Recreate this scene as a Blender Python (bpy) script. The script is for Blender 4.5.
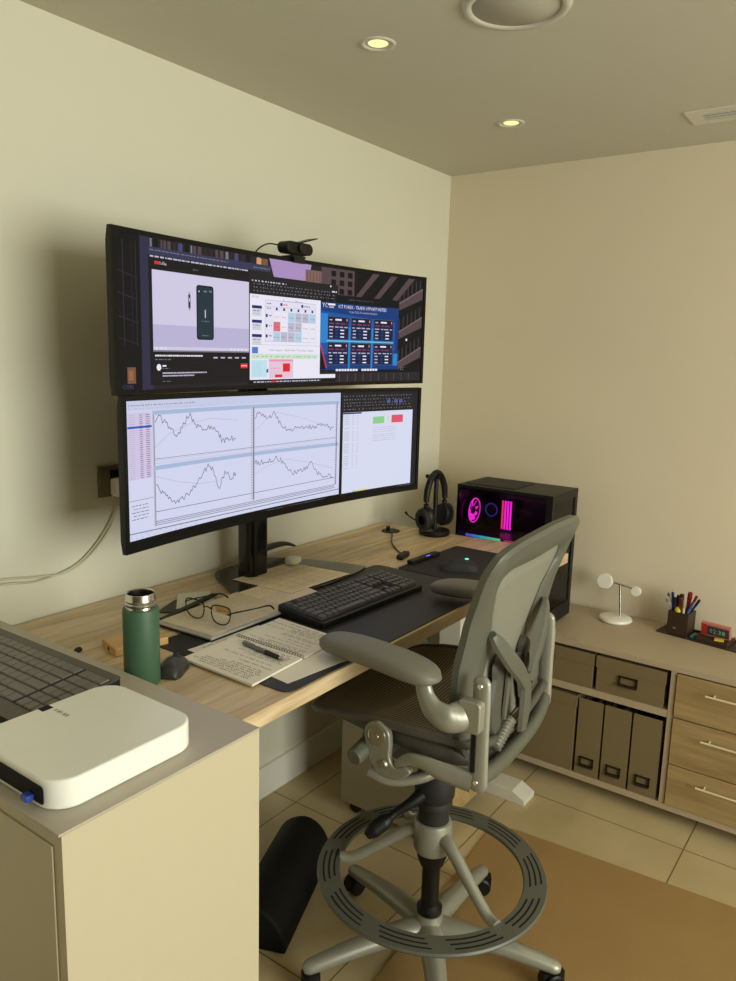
import bpy, bmesh, math, random
from mathutils import Vector, Matrix
random.seed(7)
for o in list(bpy.data.objects): bpy.data.objects.remove(o)
SC = bpy.context.scene
COL = SC.collection
PI = math.pi
# ------------------------------------------------------------------ camera
cam_d = bpy.data.cameras.new('camera'); cam = bpy.data.objects.new('camera', cam_d); COL.objects.link(cam)
cam_d.sensor_fit = 'VERTICAL'; cam_d.sensor_height = 24.0; cam_d.lens = 765.0/981*24.0
cam_d.clip_start = 0.02
Rm = Matrix(((0.58458675, 0.1262414, -0.80144958), (-0.81088214, 0.12377167, -0.57197091), (0.02699034, 0.98424777, 0.17472218)))
cam.matrix_world = Matrix.Translation((-3.062, -1.786, 1.606)) @ Rm.to_4x4()
SC.camera = cam
# ------------------------------------------------------------------ world, light, exposure
SC.view_settings.view_transform = 'Standard'; SC.view_settings.look = 'None'
SC.view_settings.exposure = 0.0; SC.view_settings.gamma = 1.0; SC.view_settings.use_curve_mapping = False
W = bpy.data.worlds.new('world'); SC.world = W; W.use_nodes = True
W.node_tree.nodes['Background'].inputs[0].default_value = (0.95, 1.0, 0.9, 1)
W.node_tree.nodes['Background'].inputs[1].default_value = 0.5
WIN_P, LAMP_P = 106.0, 5.5
def area(name, loc, rot, sx, sy, power, color):
    l = bpy.data.lights.new(name, 'AREA'); l.shape = 'RECTANGLE'; l.size = sx; l.size_y = sy; l.energy = power; l.color = color
    o = bpy.data.objects.new(name, l); COL.objects.link(o); o.location = loc; o.rotation_euler = rot; return o
# daylight through the window in the wall opposite the desk
area('window_daylight', (-2.15, -4.30, 1.42), (math.radians(76), 0, 0), 2.1, 1.7, WIN_P, (0.97, 1.0, 0.88))
ROOM = (-5.0, 0.0, -4.4, 0.0, 0.0, 2.382)   # x0 x1 y0 y1 z0 z1
DZ = 0.9127      # desk top
CZ = 0.948       # cabinet top
KZ = 0.5875      # credenza top

# ------------------------------------------------------------------ helpers
def s2l(c):
    return tuple(((x/255)/12.92 if x/255 <= 0.04045 else ((x/255+0.055)/1.055)**2.4) for x in c)
MATS = {}
def mat(name, rgb, rough=0.5, metal=0.0, noise=0.0, nscale=30, bump=0.0, bscale=200, coat=0.0, spec=0.5):
    if name in MATS: return MATS[name]
    m = bpy.data.materials.new(name); m.use_nodes = True; nt = m.node_tree; b = nt.nodes['Principled BSDF']
    c = s2l(rgb)
    b.inputs['Roughness'].default_value = rough; b.inputs['Metallic'].default_value = metal
    b.inputs['Coat Weight'].default_value = coat; b.inputs['Specular IOR Level'].default_value = spec
    tc = nt.nodes.new('ShaderNodeTexCoord')
    n = nt.nodes.new('ShaderNodeTexNoise'); n.inputs['Scale'].default_value = nscale; n.inputs['Detail'].default_value = 4
    nt.links.new(tc.outputs['Object'], n.inputs['Vector'])
    r = nt.nodes.new('ShaderNodeMix'); r.data_type = 'RGBA'
    k = max(noise, 0.02)
    r.inputs['A'].default_value = tuple(x*(1-k) for x in c)+(1,); r.inputs['B'].default_value = tuple(min(1, x*(1+k)) for x in c)+(1,)
    nt.links.new(n.outputs['Fac'], r.inputs['Factor']); nt.links.new(r.outputs['Result'], b.inputs['Base Color'])
    if bump > 0:
        n2 = nt.nodes.new('ShaderNodeTexNoise'); n2.inputs['Scale'].default_value = bscale; n2.inputs['Detail'].default_value = 3
        nt.links.new(tc.outputs['Object'], n2.inputs['Vector'])
        bp = nt.nodes.new('ShaderNodeBump'); bp.inputs['Strength'].default_value = bump; bp.inputs['Distance'].default_value = 0.002
        nt.links.new(n2.outputs['Fac'], bp.inputs['Height']); nt.links.new(bp.outputs['Normal'], b.inputs['Normal'])
    MATS[name] = m; return m
def emat(name, rgb, k=1.0):
    if name in MATS: return MATS[name]
    m = bpy.data.materials.new(name); m.use_nodes = True; b = m.node_tree.nodes['Principled BSDF']
    b.inputs['Base Color'].default_value = (0.004, 0.004, 0.004, 1); b.inputs['Roughness'].default_value = 0.5; b.inputs['Specular IOR Level'].default_value = 0.12
    b.inputs['Emission Color'].default_value = s2l(rgb)+(1,); b.inputs['Emission Strength'].default_value = k
    MATS[name] = m; return m
def wood(name, c1, c2, axis='X', rough=0.5, scale=1.0):
    m = bpy.data.materials.new(name); m.use_nodes = True; nt = m.node_tree; b = nt.nodes['Principled BSDF']
    tc = nt.nodes.new('ShaderNodeTexCoord'); mp = nt.nodes.new('ShaderNodeMapping')
    s = {'X': (1.2, 14, 14), 'Y': (14, 1.2, 14), 'Z': (14, 14, 1.2)}[axis]
    mp.inputs['Scale'].default_value = tuple(x*scale for x in s)
    nt.links.new(tc.outputs['Object'], mp.inputs['Vector'])
    n = nt.nodes.new('ShaderNodeTexNoise'); n.inputs['Scale'].default_value = 1.4; n.inputs['Detail'].default_value = 6; n.inputs['Distortion'].default_value = 1.1
    nt.links.new(mp.outputs['Vector'], n.inputs['Vector'])
    n2 = nt.nodes.new('ShaderNodeTexNoise'); n2.inputs['Scale'].default_value = 9; n2.inputs['Detail'].default_value = 4
    nt.links.new(mp.outputs['Vector'], n2.inputs['Vector'])
    a = nt.nodes.new('ShaderNodeMath'); a.operation = 'MULTIPLY_ADD'; a.inputs[1].default_value = 0.35
    nt.links.new(n2.outputs['Fac'], a.inputs[0]); nt.links.new(n.outputs['Fac'], a.inputs[2])
    cr = nt.nodes.new('ShaderNodeValToRGB'); cr.color_ramp.elements[0].position = 0.45; cr.color_ramp.elements[1].position = 0.92
    cr.color_ramp.elements[0].color = s2l(c1)+(1,); cr.color_ramp.elements[1].color = s2l(c2)+(1,)
    nt.links.new(a.outputs[0], cr.inputs['Fac']); nt.links.new(cr.outputs['Color'], b.inputs['Base Color'])
    b.inputs['Roughness'].default_value = rough
    return m
def obj(name, bm, m, parent=None, smooth=None, bevel=0.0, loc=None, rot=None, subsurf=0):
    me = bpy.data.meshes.new(name); bmesh.ops.recalc_face_normals(bm, faces=bm.faces) if smooth != 'keep' else None
    bm.to_mesh(me); bm.free()
    for x in (m if isinstance(m, (list, tuple)) else [m]): me.materials.append(x)
    o = bpy.data.objects.new(name, me); COL.objects.link(o)
    if parent: o.parent = parent
    if loc: o.location = loc
    if rot: o.rotation_euler = rot
    if bevel > 0:
        md = o.modifiers.new('bevel', 'BEVEL'); md.width = bevel; md.segments = 3; md.limit_method = 'ANGLE'; md.angle_limit = math.radians(40)
    if subsurf:
        md = o.modifiers.new('sub', 'SUBSURF'); md.levels = subsurf; md.render_levels = subsurf
    if smooth:
        for p in me.polygons: p.use_smooth = True
        if smooth == 'auto':
            ang = math.radians(38)
            for e in me.edges: pass
            try: me.set_sharp_from_angle(angle=ang)
            except Exception: pass
    return o
def tag(o, label=None, cat=None, group=None, kind=None):
    if label: o['label'] = label
    if cat: o['category'] = cat
    if group: o['group'] = group
    if kind: o['kind'] = kind
    return o
def thing(name, label, cat, loc=(0, 0, 0), rotz=0, group=None):
    o = bpy.data.objects.new(name, None); COL.objects.link(o); o.location = loc; o.rotation_euler = (0, 0, rotz)
    o.empty_display_size = 0.05
    return tag(o, label, cat, group)
def dup(root, loc, rotz, label=None):
    r = root.copy(); COL.objects.link(r); r.location = loc; r.rotation_euler = (0, 0, rotz)
    if label: r['label'] = label
    for ch in list(root.children):
        c = ch.copy(); COL.objects.link(c); c.parent = r
        for g in ch.children:
            d = g.copy(); COL.objects.link(d); d.parent = c
    return r
def NB(): return bmesh.new()
def box(bm, x0, x1, y0, y1, z0, z1, mi=0, M=None):
    vs = [bm.verts.new(p) for p in ((x0,y0,z0),(x1,y0,z0),(x1,y1,z0),(x0,y1,z0),(x0,y0,z1),(x1,y0,z1),(x1,y1,z1),(x0,y1,z1))]
    for f in ((0,3,2,1),(4,5,6,7),(0,1,5,4),(1,2,6,5),(2,3,7,6),(3,0,4,7)):
        fc = bm.faces.new([vs[i] for i in f]); fc.material_index = mi
    if M is not None:
        for v in vs: v.co = M @ v.co
    return bm
def prism(bm, pts, z0, z1, mi=0, M=None):
    a = [bm.verts.new((p[0], p[1], z0)) for p in pts]; b = [bm.verts.new((p[0], p[1], z1)) for p in pts]
    n = len(pts)
    fs = [bm.faces.new(a[::-1]), bm.faces.new(b)]
    for i in range(n): fs.append(bm.faces.new((a[i], a[(i+1) % n], b[(i+1) % n], b[i])))
    for f in fs: f.material_index = mi
    if M is not None:
        for v in a+b: v.co = M @ v.co
    return bm
def rrect(x0, x1, y0, y1, r, n=6):
    out = []
    for cx, cy, a0 in ((x1-r, y1-r, 0), (x0+r, y1-r, 90), (x0+r, y0+r, 180), (x1-r, y0+r, 270)):
        for i in range(n+1):
            a = math.radians(a0+90*i/n); out.append((cx+r*math.cos(a), cy+r*math.sin(a)))
    return out
def lathe(bm, prof, n=32, M=None, mi=0, close=True):
    rings = []
    for r, z in prof:
        if r < 1e-6: rings.append([bm.verts.new((0, 0, z))])
        else: rings.append([bm.verts.new((r*math.cos(2*PI*i/n), r*math.sin(2*PI*i/n), z)) for i in range(n)])
    for a, b in zip(rings, rings[1:]):
        for i in range(n):
            j = (i+1) % n
            if len(a) == 1 and len(b) == 1: continue
            if len(a) == 1: f = bm.faces.new((a[0], b[j], b[i]))
            elif len(b) == 1: f = bm.faces.new((a[i], a[j], b[0]))
            else: f = bm.faces.new((a[i], a[j], b[j], b[i]))
            f.material_index = mi
    if close:
        if len(rings[0]) > 1: bm.faces.new(rings[0][::-1]).material_index = mi
        if len(rings[-1]) > 1: bm.faces.new(rings[-1]).material_index = mi
    if M is not None:
        for rr in rings:
            for v in rr: v.co = M @ v.co
    return bm
def align(p, q):
    p = Vector(p); q = Vector(q); d = (q-p).normalized()
    return Matrix.Translation(p) @ d.to_track_quat('Z', 'Y').to_matrix().to_4x4(), (q-p).length
def cyl(bm, p, q, r, r2=None, n=20, mi=0):
    M, L = align(p, q); return lathe(bm, [(r, 0), (r if r2 is None else r2, L)], n, M, mi)
def catmull(pts, k=6, closed=False):
    P = [Vector(p) for p in pts]; out = []; n = len(P)
    rng = range(n if closed else n-1)
    for i in rng:
        if closed: p0, p1, p2, p3 = P[(i-1) % n], P[i], P[(i+1) % n], P[(i+2) % n]
        else: p0, p1, p2, p3 = P[max(i-1, 0)], P[i], P[i+1], P[min(i+2, n-1)]
        for j in range(k):
            t = j/k
            out.append(0.5*((2*p1)+(-p0+p2)*t+(2*p0-5*p1+4*p2-p3)*t*t+(-p0+3*p1-3*p2+p3)*t**3))
    if not closed: out.append(P[-1])
    return out
def tube(bm, pts, r, n=10, k=6, mi=0, flat=1.0, closed=False, up=(0, 0, 1)):
    """smooth tube through pts; r number or list (per control point); flat squashes the section along `up`"""
    C = catmull(pts, k, closed); m = len(C)
    def rad(i):
        if not isinstance(r, (list, tuple)): return r
        t = i/k; a = min(int(t), len(r)-1); b = (a+1) % len(r) if closed else min(a+1, len(r)-1); return r[a]+(r[b]-r[a])*(t-int(t))
    rings = []; U = Vector(up)
    for i, p in enumerate(C):
        if closed: d = C[(i+1) % m]-C[i-1]
        else: d = C[min(i+1, m-1)]-C[max(i-1, 0)]
        d.normalize(); s = d.cross(U)
        if s.length < 1e-3: s = d.cross(Vector((0, 1, 0.01)))
        s.normalize(); u = s.cross(d).normalized(); R_ = rad(i)
        rings.append([bm.verts.new(p+s*R_*math.cos(2*PI*j/n)+u*R_*flat*math.sin(2*PI*j/n)) for j in range(n)])
    for a, b in zip(rings, rings[1:]+([rings[0]] if closed else [])):
        for j in range(n): bm.faces.new((a[j], a[(j+1) % n], b[(j+1) % n], b[j])).material_index = mi
    if not closed:
        bm.faces.new(rings[0][::-1]).material_index = mi; bm.faces.new(rings[-1]).material_index = mi
    return bm
def loft(bm, rows, closed_u=False, mi=0):
    V = [[bm.verts.new(p) for p in r] for r in rows]
    for a, b in zip(V, V[1:]):
        n = len(a)
        for i in range(n if closed_u else n-1): bm.faces.new((a[i], a[(i+1) % n], b[(i+1) % n], b[i])).material_index = mi
    return V
def interp(tab, x):
    if x <= tab[0][0]: return tab[0][1]
    for (a, fa), (b, fb) in zip(tab, tab[1:]):
        if x <= b: return fa+(fb-fa)*(x-a)/(b-a)
    return tab[-1][1]
def text_mesh(s, size=1.0):
    """text as list of polygons (2d) plus its width"""
    c = bpy.data.curves.new('t', 'FONT'); c.body = s; c.size = size; c.resolution_u = 1
    o = bpy.data.objects.new('t', c); COL.objects.link(o)
    dg = bpy.context.evaluated_depsgraph_get(); me = bpy.data.meshes.new_from_object(o.evaluated_get(dg))
    vs = [v.co.copy() for v in me.vertices]; fs = [list(p.vertices) for p in me.polygons]
    bpy.data.objects.remove(o); bpy.data.curves.remove(c); bpy.data.meshes.remove(me)
    return vs, fs

# ------------------------------------------------------------------ materials
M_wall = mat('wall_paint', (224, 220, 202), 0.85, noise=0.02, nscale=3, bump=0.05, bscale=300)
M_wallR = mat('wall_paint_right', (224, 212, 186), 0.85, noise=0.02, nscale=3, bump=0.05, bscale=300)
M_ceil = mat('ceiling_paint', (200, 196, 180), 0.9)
M_taupe = mat('taupe_laminate', (178, 162, 136), 0.5, noise=0.04, nscale=60)
M_cab = mat('cabinet_laminate', (198, 188, 160), 0.5, noise=0.02)
M_cabtop = mat('cabinet_top_laminate', (186, 176, 162), 0.42, noise=0.03, nscale=80)  # same laminate as the body; the greyer light on top is painted in
M_box = mat('storage_fabric_board', (122, 106, 74), 0.75, noise=0.06, nscale=120, bump=0.1)
M_oak = wood('oak_desk', (168, 140, 100), (230, 208, 170), 'X', 0.42)
M_oakedge = wood('oak_edge', (182, 148, 98), (212, 182, 130), 'X', 0.42)
M_oak2 = wood('oak_drawer', (144, 120, 80), (180, 154, 108), 'Y', 0.5)
M_black = mat('black_plastic', (17, 16, 16), 0.45, spec=0.35)
M_blackg = mat('black_gloss', (14, 14, 15), 0.15)
M_blackr = mat('black_rubber', (30, 29, 28), 0.7)
M_key = mat('key_plastic', (82, 80, 79), 0.5)
M_key2 = mat('grey_key_plastic', (116, 113, 108), 0.45)
M_kb2 = mat('graphite_shell', (96, 94, 86), 0.55)
M_white = mat('white_plastic', (236, 234, 222), 0.35)
M_offw = mat('painted_steel', (214, 210, 196), 0.4)
M_silver = mat('satin_aluminium', (158, 158, 146), 0.36, metal=0.4)
M_silverp = mat('silver_paint', (170, 167, 150), 0.38, metal=0.35)
M_steel = mat('steel', (200, 198, 190), 0.22, metal=1.0)
M_brass = mat('pale_metal_handle', (236, 224, 194), 0.35, metal=0.3)
M_grey = mat('grey_chair_plastic', (93, 94, 84), 0.42, noise=0.03, bump=0.03)
M_greyd = mat('dark_grey_chair_plastic', (80, 79, 70), 0.5)
M_pad = mat('armrest_rubber', (118, 115, 103), 0.5, bump=0.03, bscale=500)
M_paper = mat('paper', (232, 226, 210), 0.8, noise=0.03, nscale=20)
M_paperw = mat('white_paper', (228, 224, 210), 0.8)
M_ink = mat('ink', (74, 70, 66), 0.7)
M_leather = mat('black_leather_mat', (34, 32, 32), 0.55, noise=0.08, bump=0.15, bscale=400)
M_green = mat('green_powder_coat', (66, 98, 76), 0.5, bump=0.05)
M_pbrown = mat('brown_leather', (58, 40, 28), 0.5, bump=0.2, bscale=300)
M_dark = mat('dark_recess', (12, 11, 10), 0.9)
def glass_mat(name, tint, trans=0.6, rough=0.05, ior=1.45):
    m = bpy.data.materials.new(name); m.use_nodes = True; nt = m.node_tree; nt.nodes.remove(nt.nodes['Principled BSDF'])
    out = nt.nodes['Material Output']; t = nt.nodes.new('ShaderNodeBsdfTransparent'); g = nt.nodes.new('ShaderNodeBsdfGlossy'); mx = nt.nodes.new('ShaderNodeMixShader')
    t.inputs[0].default_value = tuple(tint)+(1,); g.inputs['Roughness'].default_value = rough; g.inputs[0].default_value = (0.9, 0.9, 0.9, 1)
    fr = nt.nodes.new('ShaderNodeFresnel'); fr.inputs[0].default_value = ior
    nt.links.new(fr.outputs[0], mx.inputs[0]); nt.links.new(t.outputs[0], mx.inputs[1]); nt.links.new(g.outputs[0], mx.inputs[2]); nt.links.new(mx.outputs[0], out.inputs[0])
    return m
M_glass = glass_mat('smoked_glass', (0.7, 0.66, 0.7), ior=1.25)
M_lens = glass_mat('clear_lens', (0.93, 0.93, 0.9))
M_gbase = mat('dark_glass_plate', (44, 42, 34), 0.22)
# floor tiles
def floor_mat():
    m = bpy.data.materials.new('floor_tile'); m.use_nodes = True; nt = m.node_tree; b = nt.nodes['Principled BSDF']
    tc = nt.nodes.new('ShaderNodeTexCoord'); sp = nt.nodes.new('ShaderNodeSeparateXYZ'); nt.links.new(tc.outputs['Object'], sp.inputs[0])
    def line(out, off, pitch):
        a = nt.nodes.new('ShaderNodeMath'); a.operation = 'SUBTRACT'; a.inputs[1].default_value = off-pitch/2; nt.links.new(out, a.inputs[0])
        w = nt.nodes.new('ShaderNodeMath'); w.operation = 'FLOORED_MODULO'; w.inputs[1].default_value = pitch; nt.links.new(a.outputs[0], w.inputs[0])
        s = nt.nodes.new('ShaderNodeMath'); s.operation = 'SUBTRACT'; s.inputs[1].default_value = pitch/2; nt.links.new(w.outputs[0], s.inputs[0])
        ab = nt.nodes.new('ShaderNodeMath'); ab.operation = 'ABSOLUTE'; nt.links.new(s.outputs[0], ab.inputs[0])
        lt = nt.nodes.new('ShaderNodeMath'); lt.operation = 'LESS_THAN'; lt.inputs[1].default_value = 0.0022; nt.links.new(ab.outputs[0], lt.inputs[0]); return lt
    lx = line(sp.outputs['X'], -1.132, 0.594); ly = line(sp.outputs['Y'], -0.125, 0.6)
    mx = nt.nodes.new('ShaderNodeMath'); mx.operation = 'MAXIMUM'; nt.links.new(lx.outputs[0], mx.inputs[0]); nt.links.new(ly.outputs[0], mx.inputs[1])
    n = nt.nodes.new('ShaderNodeTexNoise'); n.inputs['Scale'].default_value = 2.5; n.inputs['Detail'].default_value = 5; nt.links.new(tc.outputs['Object'], n.inputs['Vector'])
    cr = nt.nodes.new('ShaderNodeValToRGB'); cr.color_ramp.elements[0].color = s2l((178, 160, 122))+(1,); cr.color_ramp.elements[1].color = s2l((198, 180, 140))+(1,)
    cr.color_ramp.elements[0].position = 0.35; cr.color_ramp.elements[1].position = 0.7
    nt.links.new(n.outputs['Fac'], cr.inputs['Fac'])
    mc = nt.nodes.new('ShaderNodeMix'); mc.data_type = 'RGBA'; nt.links.new(mx.outputs[0], mc.inputs['Factor']); nt.links.new(cr.outputs['Color'], mc.inputs['A']); mc.inputs['B'].default_value = s2l((112, 96, 66))+(1,)
    nt.links.new(mc.outputs['Result'], b.inputs['Base Color']); b.inputs['Roughness'].default_value = 0.28
    return m
M_floor = floor_mat()
M_rug = mat('brown_mat', (152, 122, 76), 0.62, noise=0.12, nscale=5, bump=0.25, bscale=60)

# ------------------------------------------------------------------ room
x0, x1, y0, y1, z0, z1 = ROOM
T = 0.12
def struct(name, bm, m): return tag(obj(name, bm, m), kind='structure')
struct('floor', box(NB(), x0, x1, y0, y1, -0.1, 0), M_floor)
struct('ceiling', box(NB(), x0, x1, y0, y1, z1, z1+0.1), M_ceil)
struct('wall_left', box(NB(), x0, x1+T, y1, y1+T, -0.1, z1+0.1), M_wall)
struct('wall_right', box(NB(), x1, x1+T, y0-T, y1, -0.1, z1+0.1), M_wallR)
struct('wall_rear', box(NB(), x0-T, x0, y0-T, y1+T, -0.1, z1+0.1), mat('dark_panelling', (84, 74, 60), 0.7))  # unseen wall, coloured dark to cut bounce light on the cabinet
wb = NB(); wx0, wx1, wz0, wz1 = -3.25, -1.05, 0.50, 2.30
box(wb, x0, wx0, y0-T, y0, -0.1, z1+0.1); box(wb, wx1, x1, y0-T, y0, -0.1, z1+0.1)
box(wb, wx0, wx1, y0-T, y0, -0.1, wz0); box(wb, wx0, wx1, y0-T, y0, wz1, z1+0.1)
struct('wall_front', wb, M_wall)
wf = NB(); box(wf, wx0, wx1, y0-T+0.02, y0-0.03, wz0, wz0+0.05); box(wf, wx0, wx1, y0-T+0.02, y0-0.03, wz1-0.05, wz1)
for xx in (wx0, (wx0+wx1)/2-0.03, wx1-0.05): box(wf, xx, xx+0.05, y0-T+0.02, y0-0.03, wz0+0.05, wz1-0.05)
struct('window_1', wf, M_white)
struct('baseboard_left', box(NB(), x0, -0.43, -0.014, -0.0005, 0.0, 0.12), M_white)

# ceiling fittings
for i, (x, y, lb) in enumerate(((-1.352, -0.559, 'round recessed downlight glowing warm, above the tall stacked monitors, nearer the camera'), (-0.575, -0.558, 'round recessed downlight glowing warm, near the room corner'))):
    t = thing('downlight', lb, 'ceiling light', (x, y, z1), 0, 'recessed downlights')
    obj('trim_ring', lathe(NB(), [(0.030, 0.02), (0.034, -0.001), (0.043, -0.005), (0.046, 0.0)], 40, close=False), M_offw, t, smooth=True)
    obj('reflector', lathe(NB(), [(0.0, 0.05), (0.022, 0.05), (0.032, 0.001), (0.034, 0.0)], 40, close=False), mat('warm_reflector', (214, 190, 120), 0.3, metal=0.6), t, smooth=True)
    obj('bulb', lathe(NB(), [(0.0, -0.0005), (0.024, -0.001), (0.03, 0.002), (0.0, 0.012)], 32), emat('warm_bulb', (255, 236, 165), 1.25), t, smooth=True)
    l = bpy.data.lights.new('downlight_lamp', 'SPOT'); l.energy = LAMP_P; l.color = (1, 0.82, 0.5); l.spot_size = math.radians(84); l.spot_blend = 0.8; l.shadow_soft_size = 0.03
    lo = bpy.data.objects.new('downlight_lamp', l); COL.objects.link(lo); lo.parent = t; lo.location = (0, 0, -0.02)
for i, (x, y) in enumerate(((-1.345, -1.75), (-0.565, -1.75))):  # extra fittings out of view, added to brighten desk and floor
    t = thing('downlight', ['round recessed downlight glowing warm, above the open floor behind the chair', 'round recessed downlight glowing warm, above the sideboard, out towards the window'][i], 'ceiling light', (x, y, z1), 0, 'recessed downlights')
    obj('trim_ring', lathe(NB(), [(0.030, 0.02), (0.034, -0.001), (0.043, -0.005), (0.046, 0.0)], 40, close=False), M_offw, t, smooth=True)
    obj('bulb', lathe(NB(), [(0.0, -0.0005), (0.024, -0.001), (0.03, 0.002), (0.0, 0.012)], 32), emat('warm_bulb', (255, 236, 165), 1.25), t, smooth=True)
    l = bpy.data.lights.new('downlight_lamp', 'SPOT'); l.energy = LAMP_P; l.color = (1, 0.82, 0.5); l.spot_size = math.radians(84); l.spot_blend = 0.8; l.shadow_soft_size = 0.03  # fill light of the added fitting
    lo = bpy.data.objects.new('downlight_lamp', l); COL.objects.link(lo); lo.parent = t; lo.location = (0, 0, -0.02)
t = thing('ceiling_speaker', 'large round white ceiling speaker with a mesh grille', 'speaker', (-1.365, -0.945, z1)); t.scale = (0.94, 0.94, 1)
obj('rim', lathe(NB(), [(0.105, -0.001), (0.108, -0.008), (0.125, -0.008), (0.13, 0.0)], 56, close=False), mat('speaker_rim', (206, 202, 188), 0.5), t, smooth=True)
obj('grille', lathe(NB(), [(0.0, -0.006), (0.107, -0.004), (0.108, -0.001), (0, -0.001)], 56, close=False), mat('speaker_grille', (186, 182, 168), 0.8, bump=0.5, bscale=900), t, smooth=True)
t = thing('air_vent', 'white slotted ceiling air vent by the right wall', 'vent', (-0.34, -1.26, z1))
obj('vent_frame', box(box(box(box(NB(), -0.07, -0.035, -0.19, 0.19, -0.006, -0.0003), 0.035, 0.07, -0.19, 0.19, -0.006, -0.0003), -0.035, 0.035, -0.19, -0.15, -0.006, -0.0003), -0.035, 0.035, 0.15, 0.19, -0.006, -0.0003), M_offw, t)
obj('vent_slot', box(NB(), -0.035, 0.035, -0.15, 0.15, -0.0012, -0.0003), M_dark, t)
for x in (-0.024, 0.0, 0.024): obj('slat', box(NB(), x-0.004, x+0.003, -0.15, 0.15, -0.006, -0.002), M_offw, t)

# ------------------------------------------------------------------ desk
t = thing('desk', 'oak topped sit-stand desk along the left wall', 'desk', (0, 0, 0))
bm = NB(); prism(bm, [(-2.135, -0.81), (-0.425, -0.81), (-0.425, -0.6), (-0.452, -0.3), (-0.462, -0.006), (-2.135, -0.006)], DZ-0.036, DZ)
obj('desktop', bm, M_oak, t, bevel=0.0015)
for x, nm in ((-0.597, 'leg'), (-1.95, 'leg')):
    obj('leg', box(box(NB(), x-0.045, x+0.045, -0.50, -0.41, 0.42, DZ-0.037), x-0.04, x+0.04, -0.495, -0.415, 0.03, 0.42), M_offw, t, bevel=0.003)
    b = NB(); prism(b, [(-0.795, 0.0), (-0.795, 0.02), (-0.745, 0.045), (-0.12, 0.045), (-0.08, 0.02), (-0.08, 0.0)], x-0.045, x+0.045, M=Matrix(((0,0,1,0),(1,0,0,0),(0,1,0,0),(0,0,0,1))))
    obj('foot', b, M_offw, t, bevel=0.002)
obj('crossbar', box(NB(), -1.90, -0.645, -0.48, -0.43, DZ-0.09, DZ-0.04), M_offw, t)
# ------------------------------------------------------------------ near cabinet
t = thing('cabinet', 'taupe cabinet in the near left foreground holding a white box', 'cabinet', (0, 0, 0))
cx0, cx1, cy0 = -2.531, -2.137, -0.905
obj('body', box(NB(), cx0+0.0045, cx1-0.0008, cy0+0.002, -0.003, 0.0, CZ-0.0045), M_cab, t)
obj('cabinet_top', box(NB(), cx0, cx1, cy0+0.0015, -0.003, CZ-0.004, CZ), M_cabtop, t, bevel=0.0006)
obj('door', box(NB(), cx0+0.001, cx0+0.0038, cy0+0.022, -0.45, 0.06, CZ-0.027), M_cab, t, bevel=0.001)
obj('door', box(NB(), cx0+0.001, cx0+0.0038, -0.446, -0.006, 0.06, CZ-0.027), M_cab, t, bevel=0.001)
# ------------------------------------------------------------------ drawer pedestal under the desk
t = thing('drawer_pedestal', 'low pale drawer pedestal on castors beneath the desk', 'drawer unit', (0, 0, 0))
obj('body', box(NB(), -1.075, -0.65, -0.638, -0.285, 0.045, 0.53), mat('pedestal_taupe', (140, 128, 100), 0.55), t, bevel=0.002)
for i in range(3): obj('drawer', box(NB(), -1.073, -0.652, -0.656, -0.639, 0.05+i*0.16, 0.05+i*0.16+0.157), M_oak2, t, bevel=0.001)
for x in (-1.04, -0.69):
    for y in (-0.60, -0.33): obj('castor', cyl(NB(), (x-0.01, y, 0.0225), (x+0.01, y, 0.0225), 0.0225), M_black, t)

# ------------------------------------------------------------------ credenza
XF = -0.422
t = thing('credenza', 'long taupe sideboard with open shelves and oak drawers along the right wall', 'sideboard')
YE = -2.1
obj('worktop', box(NB(), XF-0.004, -0.004, YE, -0.004, KZ-0.022, KZ), M_taupe, t, bevel=0.001)
b = NB()
box(b, XF, -0.02, YE, -0.01, 0.05, 0.072)          # bottom board
box(b, XF, -0.02, -1.223, -1.205, 0.073, KZ-0.023)   # divider
box(b, XF, -0.02, -0.60, -0.582, 0.073, KZ-0.023)
box(b, XF, -0.02, YE, YE+0.018, 0.073, KZ-0.023)
box(b, -0.03, -0.012, YE+0.019, -0.01, 0.073, KZ-0.023)
obj('carcass', b, M_taupe, t)
obj('shelf', box(NB(), XF+0.001, -0.031, -1.204, -0.601, 0.392, 0.418), M_taupe, t)
obj('plinth', box(NB(), -0.33, -0.03, YE+0.05, -0.06, 0.0, 0.0495), M_taupe, t)
zs = [(0.075, 0.226), (0.230, 0.400), (0.404, 0.560)]
for a, c in zs:
    d = obj('drawer', box(NB(), XF-0.006, XF+0.012, -1.66, -1.226, a, c), M_oak2, t, bevel=0.0012)
    hz = a+(c-a)*0.72
    hb = NB(); cyl(hb, (XF-0.03, -1.325, hz), (XF-0.03, -1.56, hz), 0.0035); cyl(hb, (XF-0.03, -1.35, hz), (XF-0.006, -1.35, hz), 0.003); cyl(hb, (XF-0.03, -1.535, hz), (XF-0.006, -1.535, hz), 0.003)
    obj('handle', hb, M_brass, d, smooth='auto')
for a, c in zs: obj('drawer', box(NB(), XF-0.006, XF+0.012, YE+0.004, -1.664, a, c), M_oak2, t, bevel=0.0012)

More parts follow.
